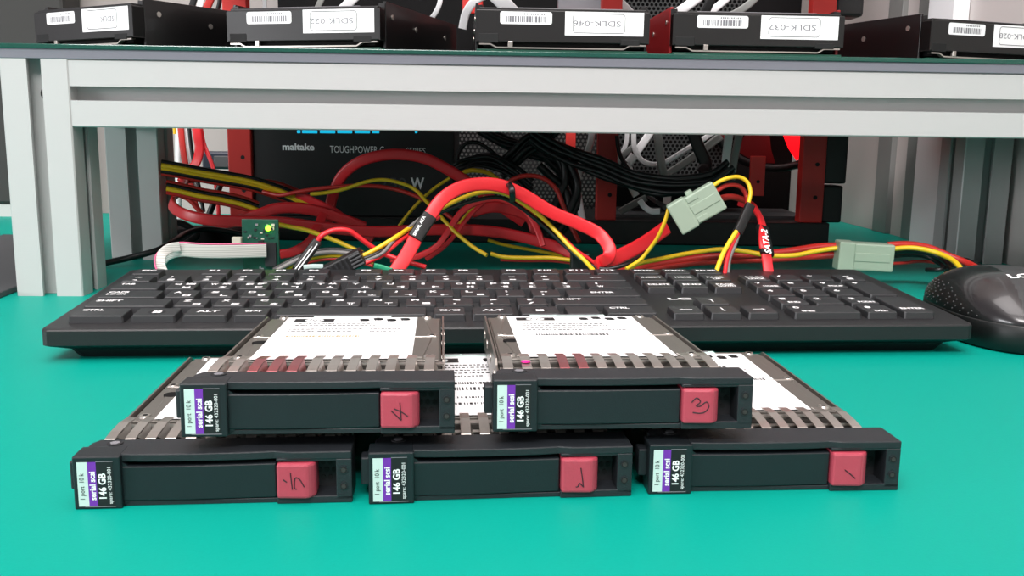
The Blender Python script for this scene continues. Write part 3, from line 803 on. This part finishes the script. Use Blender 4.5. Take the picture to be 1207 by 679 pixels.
tag(sl.build('sleeve', r), 'black printed sleeve')
cable('data_cable', 'red flat cable rising from the fold towards the pale angled connector', 'cable', [(703, 315, 620), (722, 306, 630), (747, 294, 642), (768, 281, 655), (786, 268, 668)], 'cred', 1.5, 5.2)
# -- right SATA-2 cable
r = thing('data_cable', 'red flat cable with a black SATA-2 sleeve dropping behind the numeric keys', 'cable')
MB().tube(spline(P3([(872, 238, 690), (886, 243, 670), (895, 255, 640), (899, 268, 615), (900, 285, 596), (903, 300, 588), (906, 322, 580)])), 1.3, 'cred', 12, wide=3.2).build('cord', r)
b = MB().tube(spline(P3([(898.5, 268, 614), (901, 284, 600), (904.5, 300, 587)])), 1.7, 'cblk', 12, wide=4.4)
A = at(909, 299, 583); B = at(903.5, 270, 609); u = (B - A).normalized()
b.text('SATA-2', A + Vector((0, -1.5, 0)), u, Vector((-u.z, 0, u.x)).normalized(), 4.6, 'white', w=(B - A).length * .97, bold=True)
b.build('sleeve', r)
# -- long dark red cables
RG = 'red flat cables behind the shelf'
cable('data_cable', 'red flat cable sweeping low across from the shelf post to the middle', 'cable', [(238, 209, 830), (219, 211, 822), (218, 218, 804), (212, 227, 776), (202, 239, 732), (214, 251, 708), (245, 259, 700), (285, 261, 705), (330, 262, 712), (380, 268, 720), (440, 273, 724), (503, 271, 728), (556, 271, 732), (600, 276, 730), (650, 289, 722), (676, 300, 715)], 'cred', 1.6, 4.4, group=RG)
cable('data_cable', 'red flat cable making the wide arch over the power supply lettering', 'cable', [(384, 268, 818), (388, 250, 818), (393, 228, 818), (405, 205, 816), (428, 189, 812), (462, 182, 810), (498, 186, 808), (528, 200, 806), (556, 218, 806), (590, 243, 806), (618, 262, 806)], 'cred', 1.8, 4.8, group=RG)
cable('data_cable', 'red flat cable waving above the low sweeping cable near the green board', 'cable', [(232, 256, 760), (268, 262, 750), (304, 253, 745), (325, 246, 748), (350, 245, 752), (375, 249, 756), (398, 256, 760), (430, 268, 764)], 'cred', 1.8, 4.6, group=RG)
cable('data_cable', 'red flat cable descending below the wide red arch', 'cable', [(350, 228, 770), (375, 240, 770), (395, 250, 768), (415, 266, 765), (440, 282, 760)], 'cred', 1.6, 3.4, group=RG)
cable('data_cable', 'red flat cable looping low near the green board', 'cable', [(330, 300, 700), (348, 296, 705), (366, 284, 712), (374, 268, 718), (382, 252, 725)], 'cred', 1.6, 3.6, group=RG)
cable('data_cable', 'broad red cable filling the gap under the bright arch', 'cable', [(556, 250, 742), (580, 244, 745), (606, 248, 746), (626, 258, 746), (632, 280, 744)], 'cred', 1.4, 4.6, group=RG)
cable('data_cable', 'red cable arching low under the bright red arch', 'cable', [(460, 306, 690), (490, 303, 695), (515, 290, 702), (530, 270, 706), (543, 251, 710), (563, 238, 714), (585, 234, 716), (604, 239, 716), (622, 251, 714), (634, 272, 710), (640, 290, 706)], 'cred', 1.4, 2.4, group=RG)
cable('data_cable', 'red cable crossing steeply under the bright red arch', 'cable', [(502, 306, 720), (522, 292, 722), (536, 277, 724), (552, 256, 728), (572, 236, 732)], 'cred', 1.3, 1.8, group=RG)
cable('power_wire', 'thin red wire arching to the middle red post', 'wire', [(590, 222, 800), (606, 211, 798), (622, 207, 796), (640, 210, 794), (655, 222, 792), (664, 243, 790), (672, 264, 788), (683, 286, 780)], 'cdred', 2.0)
cable('power_wire', 'red wire curving through under the middle of the shelf', 'wire', [(310, 226, 770), (330, 230, 765), (352, 226, 762), (380, 222, 760), (420, 219, 758), (455, 221, 756), (485, 229, 752), (512, 242, 748), (540, 262, 742), (570, 272, 738)], 'cdred', 1.7)
cable('power_wire', 'red wire dropping from the yellow bundle to the power supply', 'wire', [(250, 212, 800), (290, 214, 798), (320, 214, 795), (345, 222, 790), (372, 236, 785), (400, 256, 780)], 'cdred', 1.6)
# hanging red ones at left
cable('hanging_cable', 'bright red flat cable bent like a blade hanging beside the rear shelf post', 'cable', [(230, 140, 930), (233, 160, 930), (235, 175, 930), (232, 190, 925), (224, 202, 915), (214, 214, 900)], 'cred', 1.2, 4.6)
cable('hanging_cable', 'red and white flat cable hanging nearest the rear shelf post', 'cable', [(212, 140, 940), (215, 170, 940), (219, 195, 940), (225, 218, 940), (231, 245, 940)], 'cdred', 1.2, 3.2)
cable('hanging_cable', 'thin pale flat cable hanging between two red ones', 'cable', [(218, 140, 944), (222, 170, 944), (226, 196, 944), (232, 220, 944), (238, 240, 944)], 'cwht', .9, 2.2)
cable('hanging_cable', 'thin black cable hanging between the pale and bright red ones', 'cable', [(222, 140, 942), (225, 170, 942), (230, 200, 942), (236, 226, 942), (240, 250, 942)], 'cblk', 1.9)
cable('hanging_cable', 'thin bright red wire hanging in front of the pale wall', 'cable', [(235, 140, 935), (240, 168, 935), (247, 186, 930), (252, 201, 925), (256, 230, 915), (258, 256, 910)], 'cred', 1.4, 2.0)
cable('hanging_cable', 'short yellow wire end behind the rear shelf post', 'wire', [(205, 140, 940), (206, 158, 940)], 'cyel', 1.6)
cable('hanging_cable', 'pale rod standing just behind the rear shelf post', 'rod', [(210, 120, 980), (210, 200, 980), (211, 262, 980)], 'cwht', 3.0)
# yellow / black bundle at left
def wires(label, base, spec, r):
    t = thing('wire_bundle', label, 'wire bundle')
    for dy, dY, m_, lab in spec:
        MB().tube(spline(P3([(x, y + dy, Y + dY) for x, y, Y in base])), r, m_, 10).build('wire', t)['label'] = lab
wires('yellow and black wire bundle running from the rear post down past the power supply', [(190, 195, 745), (214, 199, 750), (240, 204, 756), (270, 209, 762), (300, 215, 768), (333, 226, 774), (360, 238, 776), (390, 250, 778)],
      ((0, -3, 'cyel', 'yellow wire'), (2.6, 0, 'cyel', 'yellow wire'), (-4, 1, 'cblk', 'black wire'), (6.2, 1, 'cblk', 'black wire'), (3, 5, 'cblk', 'black wire'), (9, 5, 'cdred', 'red wire')), 2.0)
wires('lower yellow and black wire bundle just above the red sweeping cable', [(196, 222, 735), (214, 226, 738), (240, 232, 742), (265, 236, 746), (289, 242, 750), (305, 248, 752)],
      ((0, -3, 'cyel', 'yellow wire'), (-4.2, 0, 'cblk', 'black wire'), (4.2, 1, 'cdred', 'red wire'), (-7.6, 4, 'cdred', 'red wire')), 1.9)
cable('power_wire', 'yellow wire rising then dipping across the power supply face', 'wire', [(366, 229, 740), (385, 227, 740), (405, 223, 740), (433, 214, 742), (453, 212, 744), (473, 216, 746), (490, 224, 746), (505, 240, 730), (520, 256, 712), (536, 273, 704), (556, 290, 698), (574, 301, 692)], 'cyel', 1.5)
cable('power_wire', 'short yellow wire slanting over the dark slots', 'wire', [(342, 231, 790), (362, 238, 790), (380, 245, 790), (396, 254, 790)], 'cyel', 1.6)
cable('power_wire', 'yellow wire sagging from the board towards the black plug', 'wire', [(318, 262, 690), (340, 267, 688), (360, 271, 686), (378, 277, 684), (396, 284, 682), (418, 294, 680), (440, 304, 678)], 'cyel', 1.7)
cable('power_wire', 'yellow wire leaning beside the power supply edge', 'wire', [(468, 270, 775), (480, 254, 776), (495, 237, 777), (512, 222, 778), (530, 210, 780)], 'cyel', 1.4)
cable('power_wire', 'dull yellow wire arching beneath the black cable bundle', 'wire', [(534, 210, 830), (550, 202, 830), (562, 201, 830), (576, 204, 830), (590, 214, 830)], 'cyel', 2.0)
cable('power_wire', 'yellow wire leaning across under the bright red arch', 'wire', [(540, 266, 736), (550, 254, 738), (561, 241, 740), (572, 232, 742)], 'cyel', 1.5)
cable('power_wire', 'yellow wire running low under the middle of the shelf', 'wire', [(578, 299, 700), (594, 303, 700), (620, 304, 698), (650, 304, 696), (676, 307, 694)], 'cyel', 1.6)
cable('power_wire', 'red wire running low under the middle of the shelf', 'wire', [(590, 306, 702), (620, 307, 700), (650, 307, 698), (676, 310, 696)], 'cdred', 1.5)
cable('power_wire', 'yellow wire peeping from under the broad red cable', 'wire', [(575, 283, 745), (592, 288, 745), (612, 292, 744), (640, 297, 742), (664, 302, 740)], 'cyel', 1.4)

# -- drive power cable: bright yellow, black, grey, red from the black plug
pc = thing('power_cable', 'power cable with black plug, its yellow and red wires arching over the keyboard', 'power cable')
def wire(pts, m, r, parent, lab=None, name='wire'):
    o = MB().tube(spline(P3(pts)), r, m, 10).build(name, parent)
    if lab: o['label'] = lab
base_ = [(423, 304, 575), (443, 294, 578), (466, 280, 584), (484, 268, 604), (500, 256, 613), (523, 244, 620), (546, 233, 626), (566, 227, 630), (588, 226.5, 633), (609, 235, 636), (632, 251, 638), (650, 267, 636), (672, 291, 628), (690, 308, 622), (702, 322, 612)]
wire(base_, 'cyel', 1.5, pc, 'yellow wire')
wire([(424, 307, 573), (446, 298, 578), (470, 281, 590), (490, 266, 610), (508, 255, 618), (530, 246, 626), (560, 236, 634), (590, 233, 638), (614, 245, 640), (640, 266, 640), (664, 288, 636), (688, 308, 626), (712, 317, 620), (740, 311, 622), (757, 301, 640), (768, 288, 660), (778, 272, 670)], 'cblk', 1.4, pc, 'black wire')
wire([(428, 309, 572), (450, 299, 574), (464, 284, 583), (480, 270, 600), (496, 257, 612), (508, 249, 618)], 'cgry', 1.1, pc, 'grey wire')
wire([(430, 311, 571), (452, 300, 576), (470, 285, 586), (484, 276, 600), (500, 266, 612), (518, 256, 620)], 'cred', 1.4, pc, 'red wire')
wire([(640, 259, 641), (660, 276, 640), (678, 294, 636), (694, 305, 628), (706, 315, 620)], 'cred', 1.3, pc, 'red wire')
pg = MB(); pg.box(-14, 14, -8, 8, -5, 5, 'black', 1.2)
for i in range(4): pg.box(6, 13.5, -9, -7.6, -4.2 + i * 2.2, -3.0 + i * 2.2, 'dark2', .3)
for i in range(6): pg.box(-10 + i * 3.2, -8.4 + i * 3.2, -8.6, -7.8, -3.5, 3.5, 'vent', .2)
o = pg.build('plug', pc); o.location = at(404, 313, 572) * S; o.rotation_euler = (0, -.48, .1)
# red wire loop with black shrink sleeve
rl = thing('jumper_wire', 'bright red wire hooping up from a black sleeve behind the keyboard', 'wire')
wire([(373, 287, 590), (378, 279, 590), (386, 274, 592), (397, 271, 594), (411, 272, 596), (422, 279, 598), (434, 288, 600), (448, 297, 602), (462, 303, 602), (480, 309, 600), (502, 315, 598)], 'cred', 1.7, rl)
MB().tube(spline(P3([(374, 285, 589), (362, 301, 580), (350, 318, 570)])), 1.3, 'cblk', 10, wide=3.2).build('sleeve', rl)
for dx in (-2.2, 2.0):
    MB().tube(spline(P3([(372 + dx, 288, 586), (361 + dx, 303, 577), (349 + dx, 319, 567)])), .45, 'white', 6).build('stripe', rl)
wires('bundle of black, grey, yellow and red wires curving low before the green board', [(322, 318, 590), (345, 306, 596), (368, 297, 602), (394, 294, 606), (420, 297, 606), (440, 302, 604)],
      ((0, 0, 'cblk', 'black wire'), (3.2, -2, 'cgry', 'grey wire'), (7, 0, 'cyel', 'yellow wire'), (11, 1, 'cdred', 'red wire')), 1.5)
cable('rubber_strip', 'small green strip peeping behind the function keys', 'strip', [(441, 313, 566), (450, 315, 566), (462, 319, 565)], 'teal', 1.2, 1.6)
cable('label_flag', 'pinkish white paper tab behind the F4 key', 'tab', [(358, 315, 566), (368, 314, 566), (381, 314, 566)], 'mint', .5, 1.4)

bp_ = at(672, 322, 640)
o = MB().box(0, 13, -6, 8, 0, 16, 'black', 1).build('black_plug'); place(o, (bp_.x, 640, 9)); tag(o, 'black plug end sitting low behind the F11 key', 'plug')
# -- angled pale connector with wires
mx = thing('power_connector', 'pale nylon power connector tilted in mid air behind the shelf beam', 'connector')
a, q = at(784, 250, 610), at(840, 213, 610)
ctr = at(822.5, 243.5, 610)
b = MB()
b.box(-17, 15.5, -6.5, 6.5, -9.8, 9.8, 'molex', 1.0)
b.box(-17.5, -5, -7.2, 7.2, -10.6, 10.6, 'molex', 1.0)
b.box(-3, 1.5, -5, 5, 9.5, 12.2, 'molex', .5); b.box(-4.6, 14, -7.0, -6.3, -3, 3, 'molex', .3)
b.box(-4.5, 3, -7.0, -6.3, -9, -5.5, 'molex', .3); b.box(-4.5, 3, -7.0, -6.3, 5.5, 9, 'molex', .3)
o = b.build('housing', mx); o.location = ctr * S; o.rotation_euler = (0, -.56, -.12); o['label'] = 'pale nylon housing'
wire([(838, 221, 612), (848, 214, 614), (860, 209.5, 616), (872, 209, 618), (881, 215, 618), (884.5, 226, 616), (883, 236, 614), (881, 244, 612)], 'cyel', 1.35, mx, 'yellow wire')
wire([(840, 228, 614), (856, 219, 620), (872, 220, 624), (880, 232, 624), (880, 246, 618)], 'cdred', 1.5, mx, 'red wire')
wire([(788, 246, 612), (786, 254, 612), (781, 268, 614), (774, 282, 618), (766, 293, 622), (755, 306, 624), (738, 317, 618)], 'cyel', 1.35, mx, 'yellow wire')
wire([(842, 236, 616), (862, 232, 650), (880, 238, 668), (884, 250, 668)], 'cdred', 2.2, mx, 'red wire')
MB().tube(spline(P3([(884, 242, 611), (877, 258, 604), (869, 275, 596)])), 2.2, 'cblk', 12, wide=3.2).build('sleeve', mx)
wire([(868, 273, 595), (859, 287, 588), (851, 302, 580), (843, 324, 570)], 'cyel', 1.5, mx, 'yellow wire')
wire([(870, 275, 596), (862, 290, 590), (857, 305, 582), (854, 324, 572)], 'cred', 1.35, mx, 'red wire')
wire([(871, 275, 597), (866, 290, 591), (860, 305, 584), (858, 324, 574)], 'cgry', 1.2, mx, 'grey wire')
# -- lying pale connector with wires on the mat
m2 = thing('power_connector', 'pale nylon power connector lying low beside the computer mouse', 'connector')
c0 = at(1018, 302, 655)
o = MB().box(-18, 19, -7, 7, -9.6, 9.6, 'molex', 1.2).box(-19, -8, -7.8, 7.8, -10.2, 10.2, 'molex', 1).box(-8, 16, -7.5, -6.8, -3, 3, 'molex', .3).build('housing', m2)
o.location = c0 * S; o.rotation_euler = (0, 0.03, -.08); o['label'] = 'pale nylon housing'
wire([(740, 319, 660), (752, 311, 668), (780, 305, 676), (810, 299, 684), (848, 294, 688), (876, 296, 684), (905, 301, 676), (936, 301, 668), (962, 296, 660), (990, 292, 656)], 'cyel', 1.7, m2, 'yellow wire')
wire([(700, 322, 676), (752, 316, 688), (790, 309, 696), (830, 303, 700), (880, 301, 694), (930, 296, 682), (965, 291, 668), (990, 290, 660)], 'cdred', 2.6, m2, 'red wire')
wire([(760, 318, 690), (830, 309, 700), (900, 306, 692), (950, 303, 676), (990, 300, 662)], 'cdred', 2.6, m2, 'red wire')
wire([(1046, 289, 655), (1070, 288, 655), (1095, 292, 655), (1120, 302, 650), (1142, 311, 640), (1162, 322, 620)], 'cdred', 2.3, m2, 'red wire')
wire([(1046, 294, 653), (1072, 292, 652), (1094, 295, 648), (1112, 301, 640), (1126, 309, 625), (1138, 324, 600)], 'cyel', 1.7, m2, 'yellow wire')
wire([(1046, 298, 656), (1070, 295, 658), (1095, 298, 656), (1112, 306, 648), (1124, 318, 630)], 'cblk', 2.2, m2, 'black wire')
wire([(1046, 302, 658), (1070, 300, 664), (1092, 302, 666), (1110, 312, 655), (1116, 320, 640)], 'cblk', 2.0, m2, 'black wire')
wire([(1046, 311, 660), (1066, 310, 664), (1086, 308, 668), (1106, 310, 668)], 'cdred', 1.2, m2, 'thin red wire')
cable('mouse_cord', 'black cord running off from behind the computer mouse along the mat', 'cord', [(1092, 318, 650), (1112, 317, 640), (1136, 306, 690), (1160, 316, 650), (1186, 323, 610)], 'cblk', 1.6)

# -- black cable across the left posts
cable('thick_cord', 'black cord crossing the mat between front and rear shelf posts', 'cord', [(100, 318, 690), (125, 310, 705), (152, 304, 716), (185, 295, 722), (205, 284, 745), (222, 274, 785), (245, 270, 800), (275, 274, 800), (300, 280, 800)], 'cblk', 2.4)
cable('thick_cord', 'black cord looping near the rear shelf post', 'cord', [(196, 262, 820), (208, 262, 820), (220, 266, 822), (232, 276, 824), (224, 284, 820), (212, 292, 812), (204, 300, 800)], 'cblk', 3.0)
cable('thick_cord', 'black cord leaning across the pale wall behind the red cables', 'cord', [(262, 212, 900), (256, 228, 900), (250, 244, 900), (244, 260, 900), (240, 276, 890)], 'cblk', 3.0)
cable('thick_cord', 'dark red cord leaning behind the yellow bundle', 'cord', [(222, 208, 870), (212, 216, 868), (206, 226, 866), (224, 236, 866), (238, 252, 866)], 'cdred', 2.4)
o = MB().box(0, 74, 0, 34, 0, 16, 'blackm', 1.5).build('adapter'); place(o, (-312, 830, 0), .05); tag(o, 'low black adapter box lying behind the grey ribbon cable', 'adapter')

# -- green board with ribbon cable
bo = thing('circuit_board', 'small green circuit board with a lit green light, standing behind the keyboard', 'circuit board', at(308, 320, 612) * 1.0)
base = at(308, 300, 612); bo.location = Vector((base.x, base.y, 6)) * S
MB().box(-12, 12, -.8, .8, 0, 42, 'pcb', .2).build('board', bo)
b = MB()
for i in range(34):
    x, z = random.uniform(-11, 8), random.choice([random.uniform(28, 40), random.uniform(1, 10)]); w, h = random.uniform(.8, 2.4), random.uniform(.6, 1.8)
    b.box(x, x + w, -1.6, -.8, z, z + h, random.choice(['gprint', 'cgw', 'vent', 'nylon', 'vent']))
b.box(3, 10.5, -3, -.8, 11, 27, 'vent', .3); b.box(-1, 2, -3, -.8, 25, 28, 'hole')
b.build('components', bo)
b = MB(); b.cyl((5.6, -2.6, 36.4), 1.7, 2, 'y', 'ledg', 16); tag(b.build('indicator_light', bo), 'lit green light')
MB().box(-18, -12, -4, 0, 23.5, 30.5, 'nylon', .5).build('connector', bo)
# ribbon
rb = thing('ribbon_cable', 'grey flat ribbon cable with a pink edge stripe curving to the circuit board', 'ribbon cable')
def ribbon(pts, m, hw, th, name, dz=0):
    P = spline([p + Vector((0, 0, dz)) for p in pts], 8)
    wa_ = [Vector((0, 0, 1)) for _ in P]
    return MB().tube(P, th, m, 12, wide=hw, wa=wa_).build(name, rb)
rp_ = [at(314, 295.5, 606), at(290, 296, 602), at(262, 296.5, 598), at(236, 296, 596), at(214, 294.5, 596), at(202, 297, 602), at(196, 302, 612), at(193, 308, 622)]
ribbon(rp_, 'ribbon', 4.5, .5, 'flat_cable')
M['pink'] = mat('pink_stripe', (206, 92, 130), 0.5)
tag(ribbon(rp_, 'pink', .5, .6, 'edge_stripe', 4.7), 'pink edge stripe')
tail = [at(212, 291, 594), at(200, 293, 592), at(191, 300, 588), at(189, 310, 584), at(193, 322, 578)]
b = MB().tube(spline(tail), .5, 'ribbon', 12, wide=3.2); b.build('flat_cable', rb)
b = MB().tube([p + Vector((-3.3, -.6, 0)) for p in spline(tail)], .6, 'pink', 8); tag(b.build('edge_stripe', rb), 'pink edge stripe')

# -- black bundle across the middle
BG = 'thick black power cables'
def bund(label, pts, n, sp, r, rnd):
    r_ = thing('cable_bundle', label, 'cable bundle', group=BG)
    rr = random.Random(rnd); base = P3(pts)
    for k in range(n):
        off = Vector((rr.uniform(-1, 1) * sp * .5, rr.uniform(-1, 1) * sp, (k / max(1, n - 1) - .5) * 2 * sp))
        MB().tube(spline([p + off + Vector((rr.uniform(-1, 1), 0, rr.uniform(-1, 1))) * 1.2 for p in base]), r, 'cblk', 8).build('strand', r_)
bund('thick black cable bundle drooping across the middle red post to the pale connector', [(628, 158, 820), (650, 172, 815), (680, 186, 808), (712, 197, 800), (745, 210, 792), (775, 218, 784), (805, 219, 776), (840, 214, 770), (862, 200, 770)], 7, 6.5, 2.4, 1)
bund('black cable bundle leaning up over the dark mesh', [(590, 200, 840), (605, 186, 838), (620, 172, 836), (640, 160, 834), (655, 145, 832)], 5, 6, 2.6, 2)
bund('glinting black sleeved bundle arching over the dark mesh', [(536, 200, 835), (548, 194, 832), (562, 189, 830), (580, 190, 828), (596, 197, 826), (612, 208, 824), (626, 222, 822)], 6, 5, 1.8, 3)
bund('black cable bundle hanging beside the middle red post', [(640, 176, 850), (655, 190, 850), (668, 205, 848), (674, 225, 846), (668, 245, 844), (656, 262, 842), (640, 270, 840)], 7, 13, 3.6, 4)
bund('black cable bundle crossing high beside the dark mesh', [(562, 150, 860), (590, 165, 858), (620, 176, 856), (650, 184, 854), (680, 190, 850)], 4, 5, 2.6, 5)
cable('black_cable', 'thin black cable circling over the dark mesh', 'cable', [(540, 196, 850), (540, 182, 850), (548, 170, 850), (562, 168, 850), (576, 176, 850), (590, 188, 850)], 'cblk', 1.8)
cable('black_cable', 'flat black strap hanging in front of the pale mesh', 'cable', [(812, 140, 905), (818, 160, 905), (826, 180, 905), (832, 194, 905), (826, 204, 900)], 'cblk', 1.2, 6.0)
cable('black_cable', 'thin black cable curving in front of the white straps', 'cable', [(727, 160, 880), (730, 180, 878), (738, 196, 876), (752, 214, 874), (766, 232, 860), (784, 244, 700)], 'cblk', 2.0)
cable('cable_tie', 'small black tie around the bright red cable and yellow wire', 'tie', [(600, 217, 622), (603, 222, 616), (604, 229, 617), (604, 236, 630)], 'cblk', 1.3, 2.0)
# -- white flat cables in the rig
WG = 'white flat cables in the computer case'
def wc(label, pts, m='cwht', w=2.4, th=.8): cable('flat_cable', label, 'cable', pts, m, th, w, group=WG)
wc('white flat cable falling at the edge of the pale mesh', [(739, 130, 950), (739, 160, 950), (737, 172, 950), (732, 182, 950)], w=2.2)
wc('dull strap leaning in front of the pale mesh edge', [(748, 172, 948), (738, 180, 948), (727, 190, 948)], 'cgw', 3)
wc('white flat cable curving like a hoop low on the pale mesh', [(748, 130, 945), (747, 160, 945), (749, 178, 944), (758, 190, 943), (772, 194, 942), (788, 189, 941), (806, 178, 940), (826, 166, 940), (850, 150, 940)], w=2.6)
wc('white flat cable crossing diagonally behind the hoop', [(775, 140, 960), (764, 160, 960), (750, 180, 960)], w=4)
wc('short bright white cable end beside the middle red post', [(748, 183, 935), (741, 192, 935)], w=4.4)
wc('white cable length just under the short bright end', [(740, 192, 936), (744, 202, 936)], w=2.4)
wc('grey flat strap hanging straight over the pale mesh', [(774, 130, 930), (776, 165, 930), (780, 195, 930), (786, 222, 928), (786, 246, 900)], 'cgw', 4.2)
wc('dull white cable sloping below the hoop', [(782, 208, 950), (800, 197, 950), (824, 180, 950), (850, 160, 950)], 'cgw', 4)
wc('bright white cable tip hanging below the black bundle', [(742, 217, 905), (746, 224, 905), (750, 231, 905)], w=3.4)
wc('bright white cable curving up to the pale connector', [(754, 236, 890), (760, 244, 890), (768, 249, 888), (778, 249, 886)], w=2.8)
wc('dull strap sloping from the bright tip to the red post', [(762, 233, 912), (748, 240, 912), (730, 250, 912)], 'cgw', 3.4)
wc('pinkish white flat strap hanging before the glowing fan', [(862, 130, 880), (859, 160, 880), (856, 185, 880), (854, 212, 878)], w=4.0)
wc('grey flat strap hanging beside the pinkish one', [(876, 130, 884), (871, 160, 884), (866, 185, 884), (862, 212, 882)], 'cgw', 3.6)
wc('white flat cable passing behind the black bundle beside the middle red post', [(698, 150, 905), (696, 168, 903), (690, 185, 904), (682, 205, 906), (681, 222, 906), (684, 245, 905), (690, 275, 900)], w=3.2)
# above the glass
wc('white diagonal strap seen above the drive marked 022', [(440, -25, 930), (415, 0, 930), (396, 18, 930), (380, 34, 930)], w=4.6)
wc('dull strap leaning above the drive marked 022', [(386, -15, 940), (374, 10, 940), (366, 30, 940)], 'cgw', 3)
wc('thin white arc above the gap between two drives', [(518, -20, 930), (519, 0, 930), (514, 14, 930), (505, 26, 930)], w=2.4)
wc('broad white strap curving down to the drive marked 046', [(545, 34, 925), (550, 14, 925), (564, -2, 925), (590, -10, 925)], w=4)
wc('broad bright white strap falling steeply above the drive marked 046', [(575, -14, 920), (594, 4, 920), (612, 24, 920)], w=7)
wc('thin pale strap beside the first red post', [(310, -20, 900), (312, 4, 900), (312, 20, 900)], 'cwht', 2)
wc('white strap leaning off the middle red post', [(716, -14, 915), (733, 4, 915), (752, 24, 915)], w=3.6)
wc('white strap rising to the side from the drive marked 032', [(770, 32, 940), (800, 14, 940), (830, -8, 940)], w=4.6)
wc('pale strap crossing the pale mesh above the drives', [(800, 40, 955), (828, 22, 955), (850, 4, 955), (866, -10, 955)], 'cwht', 3.6)
wc('long grey strap arching to the fan above the drives', [(836, 26, 935), (862, 18, 935), (884, 4, 935), (902, -16, 935)], 'cgw', 3.6)
cable('black_cable', 'black strap crossing the pale mesh above the drives', 'cable', [(846, -20, 925), (836, 4, 925), (826, 26, 925)], 'cblk', 1.2, 4.4)
cable('hanging_cable', 'black flat cable hanging high beside the first red post', 'cable', [(238, -30, 900), (230, -5, 900), (222, 22, 900)], 'cblk', 1.2, 3)
cable('hanging_cable', 'red and white flat cable high beside the first red post', 'cable', [(262, -30, 895), (248, 0, 895), (238, 24, 895)], 'cdred', 1.2, 3.6)
cable('hanging_cable', 'pale flat cable high beside the first red post', 'cable', [(246, -30, 897), (238, -2, 897), (232, 22, 897)], 'cwht', 1.0, 3)
cable('hanging_cable', 'black cable high against the first red post', 'cable', [(256, -24, 896), (259, 0, 896), (256, 16, 896), (262, 26, 896)], 'cblk', 2)
o = MB().box(-10, 10, 0, 6, -14, 14, 'redframe', 1.5).build('red_clip'); place(o, at(557, 18, 950)); tag(o, 'red clip behind the broad white strap', 'clip')
o.location.z = 232 * S
g2 = thing('graphics_card', 'grey edged red card above the drive marked 046', 'card', (60, 960, 224))
MB().box(-18, 26, 0, 20, 0, 30, 'gprint', 1).build('shroud', g2); MB().box(-34, 27, -2, 22, -3, 0, 'redframe', .6).build('trim', g2)

# ================================================================ LIGHTING
w = bpy.data.worlds.new('world'); bpy.context.scene.world = w; w.use_nodes = True
bg = w.node_tree.nodes['Background']; bg.inputs['Color'].default_value = (0.98, 0.94, 0.98, 1); bg.inputs['Strength'].default_value = 0.42

def area(x, y, z, sx, sy, power, target=None, col=(1, .945, .935)):
    l = bpy.data.lights.new('ceiling_lamp', 'AREA'); l.shape = 'RECTANGLE'; l.size = sx * S; l.size_y = sy * S; l.energy = power; l.color = col
    o = bpy.data.objects.new('ceiling_lamp', l); C.objects.link(o); o.location = Vector((x, y, z)) * S
    if target is not None:
        o.rotation_euler = (Vector(target) * S - o.location).to_track_quat('-Z', 'Y').to_euler()
    return o
area(-300, -1700, 2350, 2200, 800, 125, (0, 600, 100))
area(-250, 250, 2520, 1800, 1300, 36)

wl = bpy.data.lights.new('low_side_fill', 'AREA'); wl.shape = 'RECTANGLE'; wl.size = 1.3; wl.size_y = .5; wl.energy = 36; wl.color = (.97, .97, 1)  # added low fill, no real window; brightens rear posts and side wall
wo = bpy.data.objects.new('low_side_fill', wl); C.objects.link(wo); wo.location = (-2.6, -.9, .42)
wo.rotation_euler = (Vector((.4, .8, .05)) - wo.location).to_track_quat('-Z', 'Y').to_euler()
sc = bpy.context.scene
sc.view_settings.view_transform = 'Standard'; sc.view_settings.look = 'None'; sc.view_settings.gamma = 1
sc.view_settings.use_curve_mapping = False; sc.view_settings.exposure = 0.0
